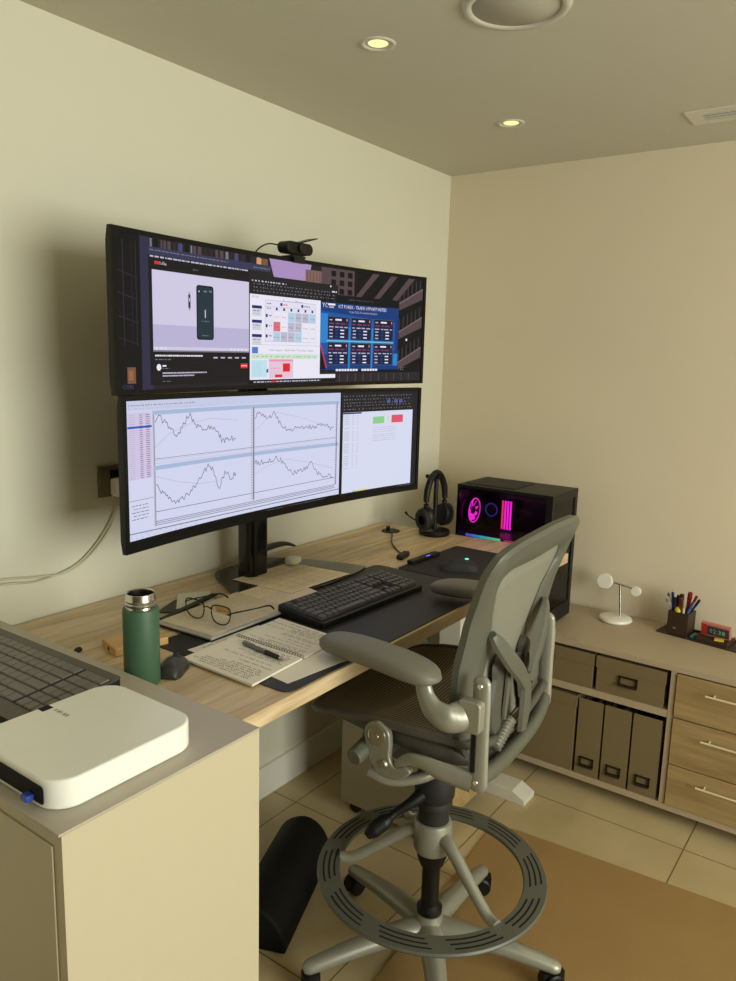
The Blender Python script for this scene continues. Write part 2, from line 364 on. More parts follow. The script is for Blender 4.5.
def holder(y, z, w=0.055, h=0.034, x=XF):
    b = NB(); t_ = 0.005
    box(b, x-0.006, x-0.0005, y-w/2, y+w/2, z+h/2-t_, z+h/2); box(b, x-0.006, x-0.0005, y-w/2, y+w/2, z-h/2, z-h/2+t_)
    box(b, x-0.006, x-0.0005, y-w/2, y-w/2+t_, z-h/2, z+h/2); box(b, x-0.006, x-0.0005, y+w/2-t_, y+w/2, z-h/2, z+h/2)
    cyl(b, (x-0.012, y-w/2, z-h/2+0.002), (x-0.012, y+w/2, z-h/2+0.002), 0.004)
    box(b, x-0.012, x-0.003, y-w/2, y-w/2+0.004, z-h/2, z-h/2+0.005); box(b, x-0.012, x-0.003, y+w/2-0.004, y+w/2, z-h/2, z-h/2+0.005)
    return b
M_hold = mat('dark_bronze', (52, 44, 36), 0.4, metal=0.6)
def sbox(ya, yb, za, zb, label, hy, hz, lid=True, hw=0.055, xf=XF+0.004, depth=0.34, name='storage_box', grp='taupe storage boxes on the sideboard shelves'):
    t = thing(name, label, 'storage box', (0, 0, 0), 0, grp)
    lz = zb-0.045 if lid else zb
    obj('box_body', box(NB(), xf, xf+depth, ya+0.003, yb-0.003, za, zb-0.001 if not lid else zb-0.002), M_box, t, bevel=0.001)
    if lid: obj('lid', box(box(NB(), xf-0.003, xf, ya, yb, lz, zb), xf, xf+depth, ya, ya+0.0028, lz, zb), M_box, t)
    obj('label_holder', holder(hy, hz, hw, x=xf), M_hold, t)
    return t
sbox(-0.936, -0.63, 0.4185, 0.5525, 'lidded taupe storage box on the upper shelf, left one, partly behind the chair', -0.755, 0.497)
sbox(-1.190, -0.944, 0.4185, 0.553, 'lidded taupe storage box on the upper shelf, right one beside the oak drawers', -1.062, 0.481, hw=0.066)
sbox(-0.884, -0.60-0.002, 0.0725, 0.376, 'large taupe storage box on the lower shelf, left of the magazine files', -0.63, 0.25)
def magfile(ya, yb, label):
    t = thing('magazine_file', label, 'magazine file', (0, 0, 0), 0, 'magazine files on the lower shelf')
    xf = XF+0.004
    b = NB(); h = 0.372; d = 0.28
    box(b, xf, xf+0.003, ya, yb, 0.0725, h); box(b, xf+d-0.003, xf+d, ya, yb, 0.0725, 0.2); box(b, xf+0.003, xf+d-0.003, ya, yb, 0.0725, 0.0755)
    for y in (ya, yb-0.003):
        b2 = [(xf+0.003, 0.0755), (xf+d-0.003, 0.0755), (xf+d-0.003, 0.2), (xf+0.12, h-0.03), (xf+0.003, h-0.03)]
        prism(b, [(p[0], p[1]) for p in b2], -(y+0.003), -y, M=Matrix(((1,0,0,0),(0,0,-1,0),(0,1,0,0),(0,0,0,1))))
    obj('file_body', b, M_box, t)
    obj('label_holder', holder((ya+yb)/2, 0.128, 0.052, x=xf), M_hold, t)
    pb = NB()
    for k in range(4):
        yy = ya+0.012+k*(yb-ya-0.03)/4; box(pb, xf+0.01, xf+0.2, yy, yy+0.006, 0.076, 0.33-0.012*(k % 2))
    obj('papers', pb, M_paperw, t)
magfile(-0.982, -0.892, 'taupe magazine file, leftmost of the three on the lower shelf')
magfile(-1.085, -0.990, 'taupe magazine file, middle one of three on the lower shelf')
magfile(-1.192, -1.093, 'taupe magazine file, rightmost of three, next to the oak drawers')

# ------------------------------------------------------------------ mat and bolster on the floor
b = NB(); prism(b, rrect(-2.35, 0.0, -1.6, 0.0, 0.09, 8), 0.0005, 0.006)
tag(obj('floor_mat', b, M_rug, loc=(-0.80, -0.755, 0), rot=(0, 0, math.radians(4.5)), bevel=0.001), 'brown leathery floor mat spread beneath the chair', 'mat')
b = NB(); rows = []
for t_ in (0, 0.06, 0.5, 1.0):
    sc = 1-0.12*(t_ == 0)
    rows.append([Vector((-0.46*t_, 0.095*sc*math.cos(a), 0.002+0.125*sc*math.sin(a))) for a in [PI*i/14 for i in range(15)]])
V = loft(b, rows)
for r in (V[0], V[-1]): b.faces.new(r)
for a, c in zip(V, V[1:]): b.faces.new((a[0], a[-1], c[-1], c[0]))
tag(obj('footrest_cushion', b, mat('black_cushion', (10, 10, 9), 0.75, spec=0.25), loc=(-1.305, -0.318, 0), rot=(0, 0, math.radians(22)), smooth='auto', bevel=0.008), 'black half-round foot cushion on the tiled floor under the desk', 'footrest')

# ------------------------------------------------------------------ monitors
MX0, MX1 = -2.005, -0.74; MXC = (MX0+MX1)/2; MH = (MX1-MX0)/2
def ysurf(x): s = (x-MXC)/MH; return -0.30-0.05*s*s
TILT = 0.0
def tz(x): return TILT*((x-MX0)/(MX1-MX0)-0.5)
class Screen:
    """flat coloured shapes laid on a curved screen; u,v in 0..1 over the panel"""
    def __init__(s, za, zb): s.za, s.zb = za, zb; s.bm = NB(); s.mats = []; s.layer = 0
    def P(s, u, v, off=0.0):
        x = MX0+u*(MX1-MX0); return Vector((x, ysurf(x)-0.0012-off, s.za+v*(s.zb-s.za)+tz(x)))
    def mi(s, m):
        if m not in s.mats: s.mats.append(m)
        return s.mats.index(m)
    def poly(s, pts, m, L):
        f = s.bm.faces.new([s.bm.verts.new(s.P(u, v, L*0.00025)) for u, v in pts]); f.material_index = s.mi(m)
    def rect(s, u0, u1, v0, v1, m, L=1):
        n = max(1, int((u1-u0)/0.025+0.99))
        for i in range(n):
            a = u0+(u1-u0)*i/n; c = u0+(u1-u0)*(i+1)/n; s.poly([(a, v0), (c, v0), (c, v1), (a, v1)], m, L)
    def quadp(s, pts, m, L=1, n=6):   # free quad a,b,c,d cut in n along a-b / d-c
        a, b_, c, d = pts
        for i in range(n):
            t, q = i/n, (i+1)/n; l = lambda p, r, k: (p[0]+(r[0]-p[0])*k, p[1]+(r[1]-p[1])*k)
            s.poly([l(a, b_, t), l(a, b_, q), l(d, c, q), l(d, c, t)], m, L)
    def line(s, pts, w, m, L=3):      # w in v units
        asp = (s.zb-s.za)/(MX1-MX0)
        for (a, b_), (c, d) in zip(pts, pts[1:]):
            dx, dy = c-a, (d-b_)*asp; l = math.hypot(dx, dy) or 1; nx, ny = -dy/l*w*asp/2, dx/l*w/2
            s.poly([(a-nx, b_-ny), (c-nx, d-ny), (c+nx, d+ny), (a+nx, b_+ny)], m, L)
    def text(s, st, u, v, h, m, width=None, L=4):
        vs, fs = text_mesh(st, 1.0)
        w0 = max(p.x for p in vs); asp = (s.zb-s.za)/(MX1-MX0)
        k = h/0.7; ku = width/w0 if width else k*asp
        for f in fs: 
            try: s.poly([(u+vs[i].x*ku, v+vs[i].y*k) for i in f], m, L)
            except Exception: pass
    def dashes(s, u0, u1, v, h, m, wmin=0.003, wmax=0.01, gap=0.002, L=4, seed=0):
        r = random.Random(seed); u = u0
        while u < u1:
            w = r.uniform(wmin, wmax); s.poly([(u, v), (min(u+w, u1), v), (min(u+w, u1), v+h), (u, v+h)], m, L); u += w+gap*r.uniform(0.7, 1.8)
def E(name, rgb): return emat('screen_'+name, rgb, 1.0)
E_blk, E_dk, E_dk2 = E('black', (18, 17, 20)), E('dark', (34, 32, 36)), E('dark_grey', (52, 50, 56))
E_wht, E_page, E_vid = E('white', (232, 230, 244)), E('page', (222, 218, 240)), E('video', (206, 200, 226))
E_gr, E_lgr, E_line = E('grey', (120, 118, 130)), E('light_grey', (186, 184, 204)), E('line', (112, 108, 122))
E_chart, E_bar, E_blue, E_navy = E('chart', (208, 212, 238)), E('bar', (166, 184, 214)), E('blue', (44, 84, 190)), E('navy', (36, 40, 110))
E_red, E_pink, E_lpink, E_lblue = E('red', (222, 40, 40)), E('pink', (228, 150, 166)), E('pale_pink', (226, 196, 214)), E('pale_blue', (176, 206, 228))
E_grn, E_pgrn = E('green', (140, 206, 140)), E('pale_green', (206, 222, 206))
E_pur, E_pur2, E_wall1, E_wall2, E_wall3 = E('dusk_sky', (168, 140, 190)), E('dusk_blue', (74, 70, 110)), E('facade', (84, 68, 72)), E('facade_dark', (42, 36, 42)), E('facade_light', (120, 98, 98))
E_warm, E_warm2 = E('lit_window', (206, 154, 106)), E('lit_window_dim', (120, 82, 62))
E_b1, E_b2, E_b3 = E('blue_panel', (18, 58, 120)), E('blue_glow', (40, 130, 205)), E('card', (22, 30, 66))
E_gr2 = E('card_line', (70, 96, 140)); E_phone = E('phone_body', (34, 52, 62)); E_phone2 = E('phone_edge', (16, 22, 28)); E_cy = E('cyan_glow', (110, 190, 225))

def monitor(name, za, zb, label, paint, chin):
    t = thing(name, label, 'monitor', (0, 0, 0), 0, 'two ultrawide monitors stacked on one stand')
    b = NB(); n = 36; rows = []
    for i in range(n+1):
        x = MX0+(MX1-MX0)*i/n; y = ysurf(x); e = abs(i/n*2-1); th = 0.016+0.03*(1-e**4)
        rows.append([Vector((x, y+0.001, za)), Vector((x, y+0.001, zb)), Vector((x, y+0.010, zb+0.0005)), Vector((x, y+th, zb-0.03)), Vector((x, y+th, za+0.03)), Vector((x, y+0.010, za-0.0005))])
    V = loft(b, rows, closed_u=True); b.faces.new(V[0][::-1]); b.faces.new(V[-1])
    for v in b.verts: v.co.z += tz(v.co.x)
    obj('housing', b, mat('monitor_shell', (12, 12, 12), 0.45, spec=0.3), t, smooth='auto')
    s = Screen(za, zb); paint(s)
    # bezel in front
    b = NB(); bw, bh = 0.0125, 0.0105
    def strip(xa, xb, z_a, z_b, k):
        for i in range(k):
            a = xa+(xb-xa)*i/k; c = xa+(xb-xa)*(i+1)/k; y_a, y_c = ysurf(a), ysurf(c)
            vs = [b.verts.new(p) for p in ((a, y_a-0.004, z_a), (c, y_c-0.004, z_a), (c, y_c-0.004, z_b), (a, y_a-0.004, z_b), (a, y_a+0.001, z_a), (c, y_c+0.001, z_a), (c, y_c+0.001, z_b), (a, y_a+0.001, z_b))]
            for f in ((0,1,2,3), (0,4,5,1), (3,2,6,7), (0,3,7,4), (1,5,6,2)): b.faces.new([vs[q] for q in f])
    strip(MX0, MX1, za, za+chin, 36); strip(MX0, MX1, zb-bh, zb, 36); strip(MX0, MX0+bw, za+chin, zb-bh, 1); strip(MX1-bw, MX1, za+chin, zb-bh, 1)
    for v in b.verts: v.co.z += tz(v.co.x)
    obj('bezel', b, mat('bezel_black', (9, 9, 9), 0.45, spec=0.25), t)
    obj('screen', s.bm, s.mats, t, smooth='keep')
    return t

def paint_top(s):
    s.rect(0, 1, 0, 1, E_dk, 0)
    # wallpaper: night buildings
    s.rect(0.01, 0.085, 0.02, 0.97, E_blk, 1); s.rect(0.066, 0.092, 0.02, 0.97, E('slate', (48, 46, 70)), 2)
    for u, c in ((0.025, E_dk2), (0.045, E_wall2), (0.055, E_dk2)): s.rect(u, u+0.0015, 0.3, 0.93, c, 3)
    for v in (0.35, 0.48, 0.62, 0.75): s.line([(0.012, v), (0.06, v-0.04)], 0.008, E_wall2, 3)
    s.rect(0.03, 0.05, 0.07, 0.17, E_warm2, 3); s.rect(0.033, 0.044, 0.09, 0.15, E('ember', (150, 100, 66)), 4); s.text('CON', 0.018, 0.035, 0.03, E_pur2, 0.025)
    s.rect(0.085, 0.40, 0.87, 0.97, E_dk, 1)
    r = random.Random(3)
    u = 0.09
    while u < 0.40:
        w = r.uniform(0.004, 0.012); s.rect(u, u+w, 0.885+r.uniform(0, .03), 0.965, r.choice([E_pur2, E_wall2, E_gr, E_wall1, E_blk]), 2); u += w*1.6
    s.rect(0.385, 0.40, 0.90, 0.96, E_warm, 3); s.rect(0.402, 0.42, 0.90, 0.96, E_warm2, 3)
    s.quadp([(0.425, 0.97), (0.565, 0.97), (0.555, 0.84), (0.44, 0.84)], E_pur, 2)
    s.rect(0.545, 0.60, 0.80, 0.93, E_wall3, 3)
    for k in range(5): s.rect(0.548+k*0.011, 0.552+k*0.011, 0.81, 0.92, E_warm2, 4)
    s.rect(0.60, 0.72, 0.74, 0.97, E_wall1, 3)
    for i in range(3):
        for j in range(3): s.rect(0.635+i*0.03, 0.652+i*0.03, 0.765+j*0.07, 0.81+j*0.07, E_blk, 4)
    # right-hand facades: diagonal ledges
    s.rect(0.70, 0.988, 0.03, 0.97, E_blk, 1)
    for k in range(3):
        a = 0.72+k*0.07; s.quadp([(a, 0.74), (a+0.02, 0.74), (a+0.095, 0.97), (a+0.07, 0.97)], E_wall1, 2, 1)
    for v in (0.12, 0.40, 0.66):
        s.quadp([(0.885, v), (0.988, v+0.13), (0.988, v+0.22), (0.885, v+0.06)], E_wall1, 2, 3)
        s.line([(0.886, v+0.062), (0.988, v+0.225)], 0.012, E_wall3, 3)
        for k in range(6): s.quadp([(0.895+k*0.016, v+0.08+k*0.025), (0.900+k*0.016, v+0.088+k*0.025), (0.900+k*0.016, min(0.965, v+0.2+k*0.025)), (0.895+k*0.016, min(0.965, v+0.19+k*0.025))], E_dk2, 2, 1)
    s.rect(0.60, 0.988, 0.025, 0.11, E_wall2, 2); s.rect(0.36, 0.988, 0.01, 0.03, E_blk, 3); s.rect(0.925, 0.931, 0.40, 0.42, E_wht, 4)
    for k in range(10): s.rect(0.67+k*0.03, 0.673+k*0.03, 0.03, 0.10, E_wall1, 3)
    s.text('32°', 0.905, 0.13, 0.03, E_gr, 0.02)
    # browser window with video
    s.rect(0.086, 0.361, 0.055, 0.868, E('window_dark', (26, 24, 28)), 4)
    s.rect(0.086, 0.43, 0.868, 0.915, E('browser_bar', (54, 56, 84)), 4)
    s.dashes(0.09, 0.30, 0.893, 0.006, E_gr, seed=2, L=5); s.dashes(0.09, 0.36, 0.853, 0.010, E_lgr, 0.003, 0.012, seed=5, L=5)
    s.dashes(0.375, 0.425, 0.885, 0.008, E_gr, seed=9, L=5)
    s.rect(0.101, 0.112, 0.812, 0.832, E_red, 5); s.text('YouTube', 0.113, 0.812, 0.02, E_wht, 0.018, L=5)
    s.text('iphone', 0.20, 0.806, 0.014, E_gr, 0.014, L=5)
    s.rect(0.094, 0.361, 0.268, 0.778, E_vid, 5); s.rect(0.094, 0.361, 0.30, 0.44, E('video_low', (184, 178, 212)), 6)
    s.rect(0.094, 0.361, 0.268, 0.278, E_gr, 7)
    for u in (0.10, 0.112, 0.122, 0.305, 0.315, 0.326, 0.337, 0.348): s.rect(u, u+0.004, 0.285, 0.297, E_wht, 8)
    asp = 0.359/1.28
    ph = rrect(0.208, 0.256, 0.352*asp, 0.716*asp, 0.006, 4); s.poly([(p[0], p[1]/asp) for p in ph], E_phone2, 7)
    ph = rrect(0.2105, 0.2535, 0.362*asp, 0.706*asp, 0.005, 4); s.poly([(p[0], p[1]/asp) for p in ph], E_phone, 8)
    s.rect(0.212, 0.219, 0.655, 0.69, E('phone_cam', (20, 30, 38)), 9); s.rect(0.2135, 0.2165, 0.667, 0.681, E_lgr, 10); s.rect(0.228, 0.237, 0.672, 0.682, E_gr, 9); s.rect(0.243, 0.251, 0.675, 0.685, E_gr, 9)
    s.rect(0.2305, 0.2335, 0.50, 0.555, E_lgr, 9); s.dashes(0.222, 0.243, 0.475, 0.005, E_gr, seed=1, L=9); s.dashes(0.223, 0.242, 0.378, 0.005, E_gr, seed=4, L=9)
    s.rect(0.186, 0.192, 0.56, 0.645, E_dk2, 7); s.rect(0.1875, 0.1905, 0.60, 0.625, E_lgr, 8); s.rect(0.1875, 0.1905, 0.645, 0.66, E_gr, 7); s.rect(0.1875, 0.1905, 0.545, 0.56, E_gr, 7)
    s.dashes(0.098, 0.225, 0.238, 0.010, E_wht, 0.002, 0.006, 0.0008, seed=11, L=5); s.dashes(0.098, 0.14, 0.215, 0.006, E_gr, seed=12, L=5)
    for k in range(5): s.rect(0.255+k*0.021, 0.267+k*0.021, 0.226, 0.236, E_lgr, 5)
    ci = [(0.107+0.006*math.cos(2*PI*k/14), 0.168+0.0215*math.sin(2*PI*k/14)) for k in range(14)]; s.poly(ci, E_wht, 5)
    s.rect(0.116, 0.126, 0.172, 0.182, E_wht, 5); s.dashes(0.116, 0.135, 0.158, 0.005, E_gr, seed=14, L=5)
    s.rect(0.335, 0.357, 0.156, 0.190, E_red, 5); s.dashes(0.338, 0.354, 0.17, 0.007, E_wht, 0.003, 0.004, 0.0006, seed=14, L=6)
    s.dashes(0.116, 0.235, 0.126, 0.009, E_lgr, 0.002, 0.007, 0.0008, seed=15, L=5); s.dashes(0.116, 0.20, 0.108, 0.009, E_lgr, 0.002, 0.007, 0.0008, seed=16, L=5); s.dashes(0.116, 0.138, 0.075, 0.004, E_gr, seed=17, L=5)
    # document window
    s.rect(0.361, 0.66, 0.04, 0.836, E_dk, 5)
    s.dashes(0.37, 0.48, 0.79, 0.010, E_lgr, 0.003, 0.007, 0.004, seed=21, L=6)
    for v in (0.76, 0.735, 0.71): s.dashes(0.375, 0.65, v+0.01, 0.007, E_gr, 0.002, 0.006, 0.005, seed=int(v*1000), L=6)
    s.rect(0.631, 0.635, 0.815, 0.828, E_wht, 6); s.dashes(0.638, 0.655, 0.775, 0.010, E_wht, seed=23, L=6)
    s.rect(0.3635, 0.598, 0.068, 0.698, E_wht, 6); s.rect(0.598, 0.655, 0.068, 0.10, E_wht, 6)
    s.rect(0.361, 0.66, 0.04, 0.062, E_blk, 6); s.dashes(0.375, 0.60, 0.046, 0.009, E_lgr, 0.004, 0.012, seed=25, L=7); s.rect(0.43, 0.45, 0.048, 0.058, E_red, 8)
    s.text('Decision Matrix', 0.468, 0.655, 0.024, E_gr, 0.07, L=7)
    s.text('My Title', 0.37, 0.672, 0.014, E_gr, 0.022, L=7)
    for i, v in enumerate((0.595, 0.49, 0.385)):
        s.rect(0.370, 0.401, v, v+0.022, E_navy, 7); s.rect(0.371, 0.400, v-0.055, v-0.002, E('thumb', (206, 208, 222)), 7); s.rect(0.396, 0.400, v-0.05, v-0.02, E_pgrn, 8)
        s.dashes(0.373, 0.395, v-0.02, 0.006, E_gr, seed=i, L=8); s.dashes(0.373, 0.395, v-0.04, 0.006, E_lgr, seed=i+5, L=8)
    a0, a1, b0, b1 = 0.411, 0.581, 0.355, 0.665
    s.rect(a0, a1, b0, b1, E_lgr, 7); s.rect(a0+0.001, a1-0.001, b0+0.004, b1-0.004, E('cell_bg', (224, 222, 240)), 8)
    for k, c in ((0.46, E_navy), (0.53, E_navy)): s.rect(k, k+0.007, 0.628, 0.65, c, 9)
    s.dashes(0.470, 0.485, 0.634, 0.009, E_red, seed=3, L=9); s.dashes(0.540, 0.56, 0.634, 0.009, E_gr, seed=3, L=9); s.dashes(0.417, 0.43, 0.634, 0.009, E_gr, seed=3, L=9); s.dashes(0.417, 0.43, 0.60, 0.009, E_gr, seed=8, L=9)
    s.line([(a0, 0.617), (a1, 0.617)], 0.003, E_lgr, 9)
    cw = (a1-0.437)/6
    tab = ['wwbggb', 'rwggww', 'bggbww']; cc = {'w': E_wht, 'b': E_lblue, 'g': E_lgr, 'r': E('cell_red', (216, 110, 126))}
    txt = [['Short', 'Short', 'Long', 'No', 'No', 'Long'], ['Short', 'Short', 'No', 'No', 'Long', 'Long'], ['Long', 'No', 'No', 'Long', 'Long', 'Long']]
    for i in range(6): s.rect(0.4455+i*cw, 0.4515+i*cw, 0.592, 0.612, E_navy, 9)
    for j in range(3):
        v1 = 0.582-j*0.076; s.rect(0.413, 0.419, v1-0.045, v1-0.022, E_navy, 9); s.dashes(0.423, 0.433, v1-0.035, 0.007, E_gr, seed=j, L=9)
        for i in range(6):
            u0 = 0.437+i*cw; s.rect(u0+0.001, u0+cw-0.001, v1-0.072, v1, cc[tab[j][i]], 9)
            s.text(txt[j][i], u0+0.004, v1-0.045, 0.014, E_red if txt[j][i] == 'Short' else E_gr, 0.015, L=10)
    s.line([(0.37, 0.33), (0.598, 0.33)], 0.003, E_lgr, 9)
    s.rect(0.370, 0.389, 0.265, 0.312, E('icon_blue', (80, 120, 205)), 7)
    s.text('Lower Support - Market Bias / Trend Day / Ranges', 0.425, 0.285, 0.015, E_gr, 0.15, L=7)
    s.rect(0.368, 0.59, 0.225, 0.262, E_pgrn, 7); s.dashes(0.372, 0.585, 0.238, 0.008, E_grn, 0.004, 0.02, 0.006, seed=31, L=8)
    s.rect(0.368, 0.418, 0.085, 0.215, E('pale_cyan', (190, 224, 234)), 7); s.rect(0.424, 0.505, 0.075, 0.222, E_lpink, 7); s.rect(0.425, 0.504, 0.205, 0.22, E_pink, 8)
    for k in range(7): s.dashes(0.372, 0.402, 0.10+k*0.015, 0.006, E_lblue, seed=40+k, L=8)
    s.rect(0.416, 0.422, 0.12, 0.148, E_blue, 8); s.rect(0.470, 0.494, 0.125, 0.19, E_red, 8); s.rect(0.444, 0.468, 0.082, 0.104, E_red, 8); s.dashes(0.43, 0.46, 0.15, 0.006, E_pink, seed=44, L=8)
    # blue trading slide
    s.rect(0.598, 0.895, 0.118, 0.76, E('slide_black', (14, 16, 26)), 5)
    s.rect(0.599, 0.893, 0.135, 0.69, E_b1, 6)
    s.quadp([(0.599, 0.62), (0.88, 0.56), (0.88, 0.30), (0.599, 0.26)], E('slide_mid', (22, 84, 160)), 7)
    s.rect(0.599, 0.625, 0.36, 0.60, E_b2, 8); s.rect(0.62, 0.875, 0.372, 0.384, E_cy, 8)
    for u in (0.7015, 0.788): s.rect(u, u+0.006, 0.14, 0.50, E_b2, 8)
    s.rect(0.875, 0.893, 0.17, 0.28, E_b2, 7)
    s.line([(0.600, 0.34), (0.622, 0.15)], 0.012, E_red, 9); s.poly([(0.599, 0.33), (0.599, 0.14), (0.618, 0.14)], E_blk, 9)
    s.text('N E W  Y O R K  S E S S I O N', 0.70, 0.722, 0.011, E_gr, 0.09, L=8)
    s.text('ICT FOREX - TRADE OPPORTUNITIES', 0.662, 0.652, 0.028, E_wht, 0.182, L=8)
    s.text('10 Jan 2022 Premarket Analysis', 0.70, 0.618, 0.018, E_lgr, 0.108, L=8)
    s.text('YC', 0.604, 0.65, 0.036, E_wht, 0.018, L=8); s.rect(0.624, 0.65, 0.668, 0.684, E_wht, 8); s.rect(0.628, 0.645, 0.648, 0.660, E_lgr, 8)
    for i in range(3):
        for j in range(2):
            u0 = 0.6235+i*0.086; v0 = 0.395-j*0.215
            s.rect(u0, u0+0.077, v0-0.005, v0+0.185, E_gr2, 9); s.rect(u0+0.001, u0+0.076, v0-0.001, v0+0.181, E_b3, 10)
            s.rect(u0+0.001, u0+0.076, v0+0.145, v0+0.181, E('card_head', (34, 24, 40)), 11)
            s.rect(u0+0.027, u0+0.05, v0+0.152, v0+0.166, E_wht, 12); s.rect(u0+0.068, u0+0.071, v0+0.15, v0+0.17, E_pink, 12); s.rect(u0+0.006, u0+0.016, v0+0.152, v0+0.161, E_lgr, 12)
            s.dashes(u0+0.004, u0+0.07, v0+0.122, 0.011, E('card_red', (126, 60, 84)), 0.01, 0.02, 0.004, seed=i, L=12)
            s.dashes(u0+0.004, u0+0.072, v0+0.094, 0.009, E_lgr, 0.008, 0.018, 0.004, seed=i+j, L=12)
            for k in range(3): s.rect(u0+0.006, u0+0.018, v0+0.012+k*0.028, v0+0.022+k*0.028, E_lgr, 12); s.rect(u0+0.046, u0+0.06, v0+0.012+k*0.028, v0+0.022+k*0.028, E_wht, 12); s.rect(u0+0.028, u0+0.038, v0+0.010+k*0.028, v0+0.026+k*0.028, E_b1, 12)
    for k in range(8): s.rect(0.656+k*0.0105, 0.6645+k*0.0105, 0.124, 0.142, E_wht, 9)
    for k in range(6): s.rect(0.753+k*0.0105, 0.7615+k*0.0105, 0.124, 0.142, E_wht, 9)

def chart(s, u0, u1, v0, v1, seed, shape, w=0.0055):
    r = random.Random(seed); n = 74; pts = []
    for i in range(n):
        t = i/(n-1); base = interp(shape, t); pts.append((u0+(u1-u0)*t*0.97, v0+(v1-v0)*(base+r.uniform(-0.085, 0.085))))
    s.line(pts, w, E_line, 3)
def paint_bot(s):
    s.rect(0, 1, 0, 1, E_blk, 0)
    s.rect(0.0105, 0.677, 0.078, 0.967, E_chart, 1)
    s.rect(0.0105, 0.677, 0.905, 0.967, E('menu', (196, 202, 228)), 2)
    s.dashes(0.015, 0.19, 0.935, 0.006, E_gr, 0.002, 0.005, 0.003, seed=1); s.dashes(0.015, 0.26, 0.915, 0.006, E_lgr, 0.002, 0.005, 0.004, seed=2)
    # list
    s.rect(0.012, 0.073, 0.47, 0.895, E('list_bg', (206, 196, 226)), 2)
    for k in range(30):
        v = 0.475+k*0.0138
        c = E_gr if k % 3 else E('list_red', (176, 120, 150))
        s.rect(0.016, 0.030, v, v+0.005, E_lgr, 3); s.rect(0.042, 0.050, v, v+0.005, c, 3); s.rect(0.058, 0.068, v, v+0.005, c, 3)
    s.rect(0.012, 0.073, 0.795, 0.808, E_blue, 4)
    s.rect(0.012, 0.073, 0.335, 0.338, E_gr, 3)
    for k in range(5): s.dashes(0.018+0.004*(k % 2), 0.06, 0.30-k*0.022, 0.005, E_gr, seed=50+k)
    s.line([(0.0765, 0.14), (0.0765, 0.90)], 0.012, E_lgr, 3); s.line([(0.0790, 0.14), (0.0790, 0.88)], 0.006, E_gr, 3)
    for v in (0.885, 0.525): s.rect(0.076, 0.672, v-0.014, v+0.014, E_bar, 3)
    s.line([(0.370, 0.17), (0.370, 0.88)], 0.014, E_gr, 4); s.line([(0.3665, 0.17), (0.3665, 0.88)], 0.006, E_lgr, 4)
    s.line([(0.664, 0.17), (0.664, 0.88)], 0.010, E_gr, 4)
    for v in (0.585, 0.575, 0.555): s.line([(0.08, v), (0.66, v)], 0.003, E_lgr, 3)
    for v in (0.235, 0.17, 0.158, 0.145): s.line([(0.08, v), (0.66, v)], 0.0045, E_gr, 3)
    s.line([(0.08, 0.585), (0.66, 0.585)], 0.004, E_gr, 3)
    s.line([(0.0105, 0.125), (0.677, 0.125)], 0.006, E_line, 3)
    for u in (0.361, 0.659):
        for k in range(34): s.rect(u, u+0.003, 0.18+k*0.0205, 0.186+k*0.0205, E_gr, 5)
    chart(s, 0.082, 0.32, 0.60, 0.87, 5, [(0, .8), (.05, .95), (.12, .78), (.2, .62), (.26, .42), (.33, .75), (.40, .95), (.47, .68), (.55, .55), (.65, .62), (.75, .48), (.82, .18), (.92, .28), (1, .12)])
    chart(s, 0.082, 0.32, 0.25, 0.51, 6, [(0, .6), (.1, .35), (.18, .12), (.25, .08), (.35, .2), (.45, .38), (.55, .62), (.63, .95), (.7, .75), (.77, .22), (.86, .7), (.93, .42), (1, .6)])
    chart(s, 0.374, 0.66, 0.60, 0.87, 7, [(0, .75), (.04, .92), (.12, .8), (.18, .72), (.22, .85), (.3, .55), (.4, .3), (.5, .38), (.65, .32), (.85, .38), (1, .22)])
    chart(s, 0.374, 0.66, 0.22, 0.50, 8, [(0, .85), (.12, .8), (.25, .9), (.35, .75), (.42, .45), (.5, .38), (.6, .42), (.72, .6), (.8, .25), (.9, .15), (1, .1)])
    for pts in ([(0.08, 0.66), (0.12, 0.74), (0.18, 0.80), (0.24, 0.82), (0.32, 0.79)], [(0.08, 0.47), (0.14, 0.41), (0.20, 0.37), (0.27, 0.36)], [(0.375, 0.70), (0.41, 0.78), (0.45, 0.83), (0.54, 0.77), (0.63, 0.68)], [(0.375, 0.37), (0.42, 0.42), (0.48, 0.45), (0.56, 0.40), (0.65, 0.32)]):
        s.line(pts, 0.004, E_lgr, 3)
    s.dashes(0.012, 0.55, 0.105, 0.004, E_lgr, 0.003, 0.01, 0.006, seed=9)
    s.dashes(0.012, 0.20, 0.088, 0.004, E_lgr, 0.003, 0.01, 0.006, seed=10)
    # right-hand spreadsheet
    s.rect(0.682, 0.988, 0.045, 0.967, E_dk, 1); s.rect(0.688, 0.968, 0.075, 0.792, E('sheet', (214, 218, 238)), 2)
    s.rect(0.688, 0.76, 0.778, 0.79, E_navy, 3)
    for v in (0.93, 0.90, 0.87, 0.845, 0.815): s.dashes(0.69, 0.96, v, 0.008, E_gr, 0.002, 0.006, 0.006, seed=int(v*999), L=3)
    for u in (0.86, 0.89, 0.91): s.rect(u, u+0.014, 0.862, 0.895, E('ribbon_blue', (84, 88, 150)), 4)
    for blk in ((0.68, 8), (0.50, 22)):
        for k in range(blk[1]):
            v = blk[0]-k*0.0155+0.08 if blk[0] > .6 else 0.62-k*0.0155
            if k % 7 == 6: continue
            s.rect(0.693, 0.712, v, v+0.005, E_lgr, 3); s.rect(0.724, 0.730, v, v+0.005, E_lgr, 3); s.rect(0.742, 0.747, v, v+0.005, E_lgr, 3)
